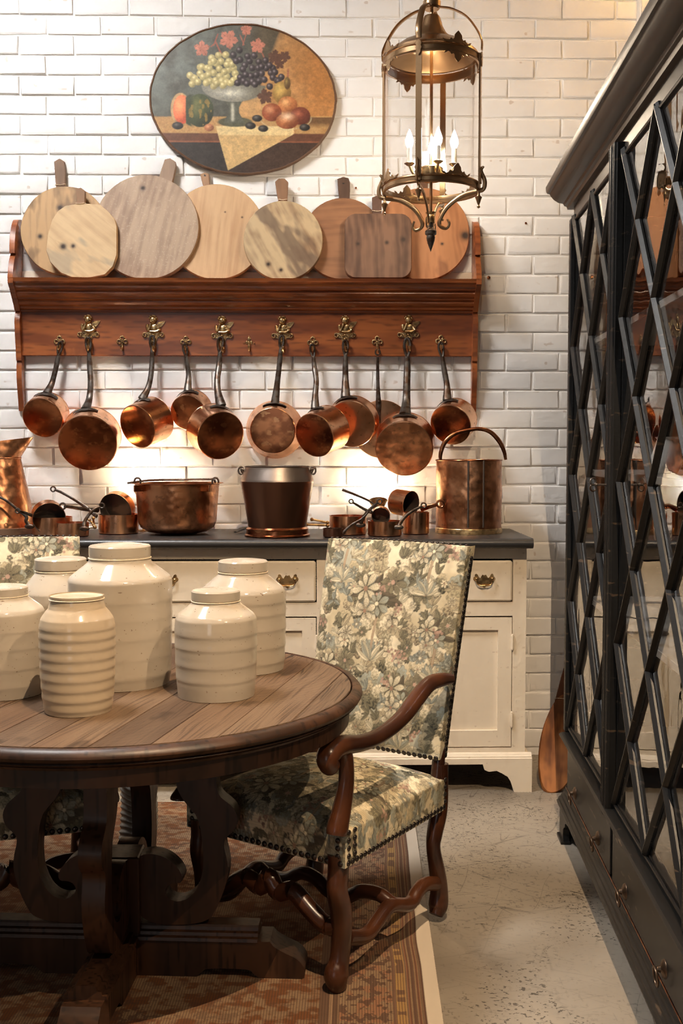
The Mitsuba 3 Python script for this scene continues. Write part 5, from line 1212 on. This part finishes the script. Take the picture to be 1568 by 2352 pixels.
def armchair(label, O, f, arms=arm_plies):
    f = np.array([f[0], f[1], 0]) / math.hypot(f[0], f[1]); l = np.array([-f[1], f[0], 0])
    M = mat4(np.stack([f, l, UPZ], 1), [O[0], O[1], RT])
    t = thing('armchair', label, 'chair', 'tapestry armchairs at the round table')
    copy_part(t, 'backrest', back_ply, M); copy_part(t, 'back_lining', bk_ply, M); copy_part(t, 'seat', seat_ply, M)
    for p in frame_plies: copy_part(t, 'rail', p, M)
    for p in leg_plies: copy_part(t, 'leg', p, M)
    for a_, p_ in arms: copy_part(t, 'armrest', a_, M); copy_part(t, 'arm_post', p_, M)
    for p in str_plies: copy_part(t, 'stretcher', p, M)
    def nail(p, n, r=.0078):
        R = axis_frame(n) * r
        copy_part(t, 'nail', nail_ply, M @ mat4(R, p))
    H_, W_ = BACK.shape[:2]
    for k in range(34):                                   # both upright edges of the back, on the fold
        i = int((.045 + .955 * (k + .5) / 34) / 1.075 * (H_ - 1))
        for col, s in ((W_ - 8, 1), (7, -1)):
            nail(BACK[i, col] + [0, s * .002, 0], (.15, s, 0))
    for k in range(26):
        j = int((.09 + (k + .5) / 26) / 1.18 * (W_ - 1))
        nail(BACK[10, j] + [.006, 0, .004], (1, 0, -.15)); nail(BACK[-4, j] + [.0, 0, .003], (.2, 0, 1), .0055)
    for k in range(27):
        a_ = -.015 + .53 * (k + .5) / 27
        for s in (-1, 1):
            w_ = .245 + .02 * (a_ / .52)
            nail((a_, s * (w_ + .002), .334), (0, s, 0))
    for k in range(26):
        b_ = -.262 + .524 * (k + .5) / 26
        nail((.522, b_, .334), (1, 0, 0))
    for k in range(4):
        for s in (-1, 1):
            for d_ in (.505, .478): nail((d_, s * .267, .352 + .02 * k), (0, s, 0), .007)
            nail((.523, s * .245, .352 + .02 * k), (1, 0, 0), .007); nail((-.01, s * .248, .35 + .021 * k), (0, s, 0), .007)
    return t
armchair('tapestry armchair facing the table at the right, nearer to the cabinet', CO[:2], CF[:2])
armchair('tapestry armchair at the left edge, mostly behind the jars and table', (-.981, 3.359), (.30, -.954), arm_plies2)

# ------------------------------------------------------------------ dark glazed cabinet
CAZ = YAW + math.atan(136 / F * math.cos(PITCH))
KA, KN = np.array([-math.sin(CAZ), -math.cos(CAZ), 0]), np.array([math.cos(CAZ), -math.sin(CAZ), 0])     # along the front to the viewer; into the cabinet
KO = PZ(1297, 1922, 0)
KM = mat4(np.stack([KA, KN, UPZ], 1), KO)
kb = thing('display_cabinet', 'tall black cabinet with diamond-lattice glass doors over drawers', 'cabinet')
KE0, KE1, KD = -.095, 1.605, .46
def kp(name, m, b='m_black', sm=False, parent=kb, **k): return part(parent, name, xf(m, KM), b, sm, **k)
DZ0, DZ1 = .387, 2.177
for s in (KE0, KE1 - .022): kp('side_panel', rbox((s, .042, .36), (s + .022, KD, 2.2), .002))
kp('back_panel', rbox((KE0, KD - .012, .36), (KE1, KD, 2.2), .001))
kp('top_board', rbox((KE0, .022, 2.18), (KE1, KD, 2.2), .001)); kp('deck', rbox((KE0 + .022, .045, .362), (KE1 - .022, KD - .012, .382), .001))
kp('frieze', rbox((KE0, .020, DZ1), (KE1, .042, 2.232), .001), 'm_black_lit')
cp = [(.03, 2.222), (.004, 2.222), (.0, 2.232), (-.008, 2.235), (-.012, 2.243), (-.030, 2.247), (-.044, 2.256), (-.056, 2.270), (-.060, 2.277), (-.068, 2.279), (-.072, 2.286), (-.074, 2.300), (.03, 2.300)]
kp('cornice', ext(Polygon(cp), KE1 - KE0 + .06, O=(KE0 - .045, 0, 0), U=(0, 1, 0), V=(0, 0, 1), W=(1, 0, 0)), 'm_black_lit', sm=30)
kp('cornice_return', ext(Polygon([(-a_, z) for a_, z in cp]).buffer(0), .40, O=(KE0 + .012, .03, 0), U=(-1 * -1, 0, 0), V=(0, 0, 1), W=(0, 1, 0)) if False else rbox((KE0 - .045, .02, 2.25), (KE1 + .01, KD, 2.296), .004))
kp('shelf', rbox((KE0 + .023, .085, 1.735), (KE1 - .023, KD - .013, 1.757), .002), 'm_shelfpaint'); kp('shelf', rbox((KE0 + .023, .085, 1.278), (KE1 - .023, KD - .013, 1.300), .002), 'm_shelfpaint'); kp('shelf', rbox((KE0 + .023, .085, .828), (KE1 - .023, KD - .013, .850), .002), 'm_shelfpaint')
mu_sec = Polygon([(-.0125, .0), (-.0115, -.005), (-.002, -.0140), (.002, -.0140), (.0115, -.005), (.0125, 0)])
LH = (DZ1 - DZ0) / 4
PT = .020                              # plane of the glass
for di, (a0, a1) in enumerate(((-.058, .682), (.790, 1.560))):
    w_ = (a1 - a0) / 4
    oc = [KE0, .735] if di == 0 else [.736, KE1]
    d = kp('door', ext(Polygon([(oc[0], DZ0 - .026), (oc[1], DZ0 - .026), (oc[1], DZ1 - .001), (oc[0], DZ1 - .001)], [[(a0, DZ0), (a1, DZ0), (a1, DZ1), (a0, DZ1)]]), .020, O=(0, .0205, 0), U=(1, 0, 0), V=(0, 0, 1), W=(0, 1, 0)))
    for z, zz in ((DZ0 - .012, 1), (DZ1 - .008, 1)):
        kp('edge_bead', tube([(a0 - .01, .018, z), (a1 + .01, .018, z)], .0055, 8, smooth=False), parent=d, sm=40)
    rect = sbox(a0, DZ0, a1, DZ1)
    g = np.random.default_rng(40 + di)
    for i in range(5):
        for j in range(0, 9):
            if (i + j) % 2 == 0: continue
            c = (a0 + i * w_, DZ0 + j * LH / 2)
            cell = Polygon([(c[0] - w_, c[1]), (c[0], c[1] - LH / 2), (c[0] + w_, c[1]), (c[0], c[1] + LH / 2)]).intersection(rect)
            if cell.is_empty or cell.area < 1e-4: continue
            m, xy = slab(cell, .001, .016)
            n_f = len(xy)
            fr_ = m.faces[(m.vertices[m.faces][:, :, 2] < 1e-9).all(1)]          # a single sheet
            o_ = g.uniform(0, 50)
            zz = .00045 * (meshkit.fbm(np.column_stack([xy * [16, 7], np.full(n_f, o_)]), 2, 2) - .5) * 2 + (xy[:, 0] - c[0]) * g.normal(0, .0022) + (xy[:, 1] - c[1]) * g.normal(0, .0018)
            v = np.column_stack([xy[:, 0], PT + .0012 + zz, xy[:, 1]])
            used = np.unique(fr_); idx = -np.ones(len(v), int); idx[used] = np.arange(len(used))
            kp('pane', TM(v[used], idx[fr_]), 'm_pane', True, parent=d)
    for i in range(0, 4):
        for j in range(0, 8):
            up = (i + j) % 2 == 0
            p0 = np.array([a0 + i * w_, DZ0 + (j if up else j + 1) * LH / 2]); p1 = np.array([a0 + (i + 1) * w_, DZ0 + (j + 1 if up else j) * LH / 2])
            e = (p1 - p0) / np.linalg.norm(p1 - p0); L = np.linalg.norm(p1 - p0)
            W_ = np.array([e[0], 0, e[1]]); U_ = np.array([-e[1], 0, e[0]])
            kp('muntin', ext(mu_sec, L + .010, O=np.array([p0[0], PT, p0[1]]) - W_ * .005, U=U_, V=(0, 1, 0), W=W_), parent=d)
kp('astragal', rbox((.690, -.002, DZ0 - .055), (.778, .022, DZ1 + .03), .003))
for s in (.700, .716, .734, .752, .768): kp('flute', tube([(s, -.002, DZ0 - .055), (s, -.002, DZ1 + .03)], .0062 if s != .734 else .009, 8, smooth=False, flat=.9), sm=50)
kp('edge_stile', rbox((KE0, .004, DZ0 - .026), (-.058, .0215, DZ1), .003)); kp('edge_stile', rbox((1.56, .004, DZ0 - .026), (KE1, .0215, DZ1), .003))
# lower chest
kp('waist_moulding', ext(Polygon([(.05, .338), (.002, .338), (-.004, .341), (-.006, .345), (-.014, .347), (-.016, .353), (-.010, .358), (.004, .361), (.05, .361)]), KE1 - KE0 + .05, O=(KE0 + .03, 0, 0), U=(0, 1, 0), V=(0, 0, 1), W=(1, 0, 0)), sm=20)
kp('chest', cat(rbox((KE0 + .05, .026, .12), (KE1, KD, .337), .002)))
dr_ = [(KE0 + .065, .765), (.795, KE1 - .015)]
for a0, a1 in dr_:
    d = kp('drawer', rbox((a0, .010, .166), (a1, .034, .327), .003))
    for z in (.168, .325): kp('worn_edge', tube([(a0 + .002, .0115, z), (a1 - .002, .0115, z)], .0013, 6, smooth=False), 'm_copper_old', parent=d)
    for s in (a0 + (a1 - a0) * .23, a0 + (a1 - a0) * .77):
        k = kp('ring_pull', ring((s, -.010, .188), .021, .0028, (0, 1, .12), 8, 24), 'm_bronze', 40, parent=d, label='small bronze ring pull')
        r_ = part(k, 'rosette', xf(lathe([(.0005, -.007), (.006, -.010), (.010, -.006), (.020, -.004), (.022, 0), (.0005, 0)][::-1], 24, (s, .010, .206), (0, 1, 0)), KM), 'm_bronze', 40) if k.count('__') < 2 else None
        if r_ is None: kp('rosette', lathe([(.0005, -.018), (.006, -.018), (.008, -.010), (.020, -.004), (.022, 0), (.0005, 0)][::-1], 24, (s, .010, .206), (0, 1, 0)), 'm_bronze', 40, parent=d)
kp('base_moulding', ext(Polygon([(.05, .104), (-.020, .104), (-.022, .112), (-.016, .117), (-.014, .125), (-.007, .129), (-.005, .137), (.001, .141), (.003, .149), (.009, .153), (.010, .161), (.05, .161)]), KE1 - KE0 - .03, O=(KE0 + .030, 0, 0), U=(0, 1, 0), V=(0, 0, 1), W=(1, 0, 0)))
kp('worn_edge', tube([(KE0 + .05, .0095, .1625), (KE1, .0095, .1625)], .0016, 6, smooth=False), 'm_copper_old')
foot_o = [(0, .104), (0, 0), (.085, 0), (.085, .012), (.078, .030), (.084, .052), (.10, .066), (.118, .070), (.122, .082), (.14, .092), (.17, .096), (.20, .104)]
for s, q in ((KE0 + .085, 1), (KE1 - .005, -1)):
    kp('bracket_foot', ext(Polygon([(a_ * q, z) for a_, z in foot_o]), .022, O=(s, -.018, 0), U=(1, 0, 0), V=(0, 0, 1), W=(0, 1, 0)))
    kp('bracket_foot', ext(Polygon(foot_o), .022, O=(s if q > 0 else s - .022, .0045, 0), U=(0, 1, 0), V=(0, 0, 1), W=(1, 0, 0)))
    kp('foot_pad', rbox((s - .008 if q > 0 else s - .09, -.026, .0), (s + .09 if q > 0 else s + .008, .006, .011), .001))
kz_ = 1.272
key = thing('cabinet_key', 'old iron key with a trefoil bow standing out of the black cabinet doors', 'key')
put(key, xf(cat(tube([(.734, .0, kz_), (.734, -.036, kz_)], .0030, 8, smooth=False), ring((.734, -.046, kz_ + .0085), .0095, .0024, (1, .5, 0), 8, 20), ring((.734, -.046, kz_ - .0085), .0095, .0024, (1, .5, 0), 8, 20), ball((.734, -.036, kz_), .0048, 1)), KM), 'm_iron', 40)
# what stands inside
def inside(name, label, cat_, prof, s, t_, z, mat='m_porcelain', lid=None):
    o = (KM @ np.array([s, t_, z + .001, 1]))[:3]
    k = thing(name, label, cat_)
    part(k, 'body', lathe(prof, 56, o), mat, 40)
    if lid: part(k, 'lid', lathe(lid, 56, o), mat, 40)
    return k
inside('lidded_crock', 'big cream lidded crock on the upper shelf of the cabinet', 'jar', [(.0005, 0), (.075, 0), (.10, .03), (.118, .09), (.115, .15), (.095, .185), (.072, .20), (.070, .212), (.080, .216), (.080, .222), (.062, .222), (.0005, .215)], 1.17, .24, 1.757,
       lid=[(.0005, .222), (.070, .222), (.072, .230), (.05, .245), (.018, .25), (.018, .262), (.022, .272), (.0005, .280)])
inside('white_urn', 'white glossy egg-shaped urn on a broad foot on the low shelf', 'vase', [(.0005, 0), (.085, 0), (.088, .012), (.07, .03), (.035, .05), (.022, .09), (.024, .13), (.045, .18), (.066, .24), (.066, .285), (.05, .325), (.022, .345), (.0005, .35)], 1.24, .22, .85)
inside('cream_mug', 'small cream pot on the middle shelf of the cabinet', 'pot', [(.0005, 0), (.030, 0), (.042, .02), (.046, .05), (.034, .085), (.030, .10), (.036, .106), (.030, .107), (.0005, .1)], .56, .20, 1.30)
bo = (KM @ np.array([1.20, .20, .383, 1]))[:3]
bs = thing('stone_bust', 'small pale stone bust at the bottom of the cabinet', 'bust')
g = np.random.default_rng(9)
put(bs, cat(lathe([(.0005, 0), (.065, 0), (.065, .02), (.045, .04), (.05, .06), (.07, .085), (.066, .11), (.03, .135), (.024, .16), (.0005, .17)], 32, bo), ball(bo + [0, 0, .195], .045, 3, (.85, 1, 1.1)), ball(bo + [-.042, -.006, .19], .009, 2), *[ball(bo + [0.008, 0, .205] + .043 * np.array([math.cos(a_) * math.sin(b_), math.sin(a_) * math.sin(b_), math.cos(b_)]), .013, 1) for a_, b_ in zip(g.uniform(0, 6.3, 26), g.uniform(0, 1.25, 26))]), 'm_stone', 40)

# ------------------------------------------------------------------ hanging lantern
LY = 4.05
ln = thing('lantern', 'large hanging brass lantern with curved glass and lit candle bulbs', 'lantern')
lx = lambda y: PY(990, y, LY)[0]
LX = lx(300); lz = lambda y: PY(990, y, LY)[2]; lr_ = lambda px: px / ppm(LY)
LO = np.array([LX, LY, 0])
def lp(az, r, y): a_ = math.radians(az); return np.array([LX + r * math.sin(a_), LY - r * math.cos(a_), lz(y)])
AZS = (-20, 70, 160, 250)
RR = lr_(107)
part(ln, 'suspension', tube([[LX, LY, lz(14)], [LX, LY, 4.2]], .011, 10, smooth=False), 'm_lantern')
part(ln, 'crown', lathe([(.0005, lz(22)), (lr_(16), lz(22)), (lr_(20), lz(17)), (lr_(20), lz(4)), (lr_(15), lz(2)), (lr_(15), lz(-14)), (.0005, lz(-14))], 32, LO), 'm_lantern')
part(ln, 'cap', lathe([(lr_(9), lz(36)), (lr_(17), lz(38)), (lr_(20), lz(44)), (lr_(25), lz(62)), (lr_(33), lz(78)), (lr_(42), lz(88)), (lr_(45), lz(96)), (lr_(70), lz(103)), (lr_(88), lz(116)), (lr_(104), lz(128)), (lr_(106), lz(134)), (lr_(98), lz(134)), (lr_(84), lz(122)), (lr_(60), lz(110)), (lr_(36), lz(96)), (lr_(14), lz(60)), (lr_(9), lz(36))][::-1], 72, LO), 'm_lantern', 35)
def band(y0, y1): return [(RR - .004, lz(y1)), (RR + .004, lz(y1)), (RR + .006, lz(y1 - 3)), (RR + .002, lz(y1 - 5)), (RR + .002, lz(y0 + 5)), (RR + .006, lz(y0 + 3)), (RR + .004, lz(y0)), (RR - .004, lz(y0)), (RR - .006, lz((y0 + y1) / 2)), (RR - .004, lz(y1))]
part(ln, 'upper_ring', lathe(band(136, 156), 72, LO), 'm_lantern', 30); part(ln, 'lower_ring', lathe(band(426, 444), 72, LO), 'm_lantern', 30)
gl = lathe([(RR - .008, lz(436)), (RR - .008, lz(146))], 72, LO)
part(ln, 'glass', gl, 'm_glass', True)
part(ln, 'rod', tube([[LX, LY, lz(16)], [LX, LY, lz(505)]], .0058, 10, smooth=False), 'm_lantern')
leaf_p = Polygon([(0, 0), (.009, .006), (.013, .018), (.009, .024), (.014, .034), (.009, .042), (.010, .052), (.0, .066), (-.010, .052), (-.009, .042), (-.014, .034), (-.009, .024), (-.013, .018), (-.009, .006)])
crest_p = Polygon([(-.062, .004), (-.070, .016), (-.058, .012), (-.050, .006), (-.040, .010), (-.034, .020), (-.024, .014), (-.018, .022), (-.017, .034), (-.010, .042), (0, .052), (.010, .042), (.017, .034), (.018, .022), (.024, .014), (.034, .020), (.040, .010), (.050, .006), (.058, .012), (.070, .016), (.062, .004), (.04, .0), (.02, .004), (0, 0), (-.02, .004), (-.04, 0)]).buffer(0)
def bent(poly, az, r, z, s=1.0, flip=1, tilt=0.0, th=.0035):
    """A flat ornament bent round the lantern."""
    m = ext(poly, th).subdivide().subdivide()
    v = m.vertices * [s, s * flip, 1]
    a_ = math.radians(az) + v[:, 0] / r
    rad = r + v[:, 2] + tilt * v[:, 1] * flip
    w_ = np.column_stack([LX + rad * np.sin(a_), LY - rad * np.cos(a_), z + v[:, 1]])
    return TM(w_, m.faces if flip < 0 else m.faces)
for az in AZS:
    a_ = math.radians(az); U = np.array([math.cos(a_), math.sin(a_), 0]); N_ = np.array([math.sin(a_), -math.cos(a_), 0])
    part(ln, 'post', ext(Polygon([(-.0105, -.003), (.0105, -.003), (.0105, .003), (-.0105, .003)]), lz(136) - lz(440), O=LO + N_ * (RR + .007) + UPZ * lz(440), U=U, V=N_, W=UPZ), 'm_lantern', False)
    part(ln, 'arm', tube([lp(az, RR + .012, 128), lp(az, RR + .011, 105), lp(az, RR * .93, 75), lp(az, RR * .72, 46), lp(az, RR * .42, 26), lp(az, lr_(17), 18)], [.011, .012, .012, .012, .011, .009], 8, flat=.32, hint=tuple(N_ * .6 + UPZ * .8)), 'm_lantern', 50)
    part(ln, 'leaf', bent(leaf_p, az, RR + .011, lz(132), .8, -1), 'm_lantern', False); part(ln, 'leaf', bent(leaf_p, az, RR + .011, lz(432), .95, 1), 'm_lantern', False)
    part(ln, 'scroll', tube([lp(az, RR + .022, 392), lp(az, RR + .013, 402), lp(az, RR + .026, 425), lp(az, RR + .022, 443), lp(az, RR - .002, 448), lp(az, RR * .66, 456), lp(az, RR * .36, 478), lp(az, RR * .20, 505), lp(az, RR * .20, 520), lp(az, RR * .33, 527), lp(az, RR * .40, 517), lp(az, RR * .36, 506)], [.004, .006, .0075, .008, .0085, .0085, .0085, .008, .007, .006, .005, .004], 8, flat=.5, hint=tuple(np.cross(N_, UPZ))), 'm_lantern', 50)
    part(ln, 'drop', lathe([(.0005, -.048), (.005, -.046), (.006, -.041), (.003, -.036), (.009, -.018), (.013, -.008), (.009, -.005), (.005, 0), (.005, .014), (.0005, .014)], 20, lp(az, RR + .004, 456)), 'm_lantern', 40)
    part(ln, 'crest', bent(crest_p, az + 45, RR + .006, lz(138), .85), 'm_lantern', False); part(ln, 'crest', bent(crest_p, az + 45, RR + .004, lz(154), .75, -1), 'm_lantern', False); part(ln, 'crest', bent(crest_p, az + 45, RR + .005, lz(428), .85), 'm_lantern', False)
part(ln, 'candle_cup', lathe([(.0005, lz(418)), (lr_(20), lz(416)), (lr_(26), lz(408)), (lr_(27), lz(388)), (lr_(22), lz(384)), (lr_(8), lz(380)), (.0005, lz(380))], 40, LO), 'm_brass', 35)
part(ln, 'hub', lathe([(.0005, lz(512)), (lr_(9), lz(512)), (lr_(10), lz(500)), (lr_(8), lz(494)), (lr_(12), lz(488)), (.0005, lz(486))], 24, LO), 'm_brass', 35)
part(ln, 'finial', lathe([(.0005, lz(578)), (lr_(2.5), lz(572)), (lr_(8), lz(556)), (lr_(10), lz(546)), (lr_(9), lz(541)), (lr_(13), lz(538)), (lr_(13), lz(531)), (lr_(8), lz(526)), (lr_(4.5), lz(522)), (lr_(5), lz(512)), (.0005, lz(512))], 32, LO), 'm_iron', 35)
for az, r in ((-75, 52), (20, 36), (78, 52), (170, 40)):
    c = lp(az, lr_(r), 384)
    part(ln, 'candle_arm', tube([lp(az, lr_(22), 398), lp(az, lr_(r) * .8, 402), c], .0045, 8), 'm_brass')
    part(ln, 'drip_pan', lathe([(.0005, 0), (.010, 0), (.019, .007), (.018, .008), (.009, .003), (.0005, .003)], 24, c), 'm_brass')
    part(ln, 'candle', lathe([(.0005, .003), (.0095, .003), (.0095, .062), (.0005, .063)], 20, c), 'm_candle', 40)
    lamp_mesh(key_for(ln + '__bulb'), lathe([(.0005, .060), (.009, .064), (.015, .078), (.016, .090), (.010, .108), (.004, .124), (.0005, .130)], 16, c), LANTERN, (1.0, .80, .58))

# ------------------------------------------------------------------ smaller things
py_ = PZ(1262, 1822, 0)[1]
board('long honey-brown paddle board standing on the floor against the wall', chaikin([(1262, 1821), (1247, 1808), (1238, 1768), (1240, 1708), (1252, 1655), (1272, 1612), (1292, 1592), (1315, 1598), (1330, 1640), (1332, 1700), (1318, 1765), (1300, 1802), (1282, 1817)], 3),
      [(1273, 1616), (1285, 1570), (1298, 1525), (1310, 1490), (1324, 1478), (1338, 1490), (1334, 1540), (1326, 1580), (1318, 1616)], py_ + .005, 4.70, (.70, .44, .23), (.42, .23, .11), D2 - .15, ((.42, .22, .11), (.28, .14, .07)), 15, th=.026,
      string=((1276, 1604), (1320, 1604)), streak=1.3, mott=.6, stain=((.30, .16, .09), .55, .7), cat_='paddle board')
st_ = thing('carved_statue', 'dark grey carved figure with wavy furrows seen beneath the table', 'statue')
sx_ = PY(306, 1900, 3.5)
th = np.linspace(0, 2 * np.pi, 90, endpoint=False); V = []; zz = np.linspace(0, 1, 160)
for z in zz:
    R_ = .062 * (1 - .10 * z) * math.sqrt(max(1e-4, 1 - max(0, (z - .86) / .14) ** 2))
    for t_ in th:
        w_ = math.sin(z * 105 + 2.2 * math.sin(t_ * 2 + z * 5) + 3 * math.sin(t_ + 1)) 
        rr = R_ + .0024 * w_
        V.append([sx_[0] + rr * math.cos(t_) + .02 * math.sin(z * 2.5), sx_[1] + rr * math.sin(t_), RT + z * .315])
Fc = [[k * 90 + i, k * 90 + (i + 1) % 90, (k + 1) * 90 + (i + 1) % 90] for k in range(159) for i in range(90)] + [[k * 90 + i, (k + 1) * 90 + (i + 1) % 90, (k + 1) * 90 + i] for k in range(159) for i in range(90)]
put(st_, TM(V, Fc), 'm_grey_carved', True)
for px, py, r, lb in ((1122, 638, .008, 'rusty fixing left in the brick wall right of the rack'), (1207, 513, .005, 'small nail head in the brick wall below the cabinet cornice'), (817, 432, .0045, 'bent nail in the brick wall above the square board')):
    nk = thing('wall_nail', lb, 'nail')
    c = PY(px, py, WY - .006)
    put(nk, cat(lathe([(.0005, 0), (r, .001), (r * .9, .004), (.0005, .005)], 10, c, (0, -1, .2)), tube([c, c + [.002, .012, 0]], r * .4, 6, smooth=False)), 'm_copper_old', 30)
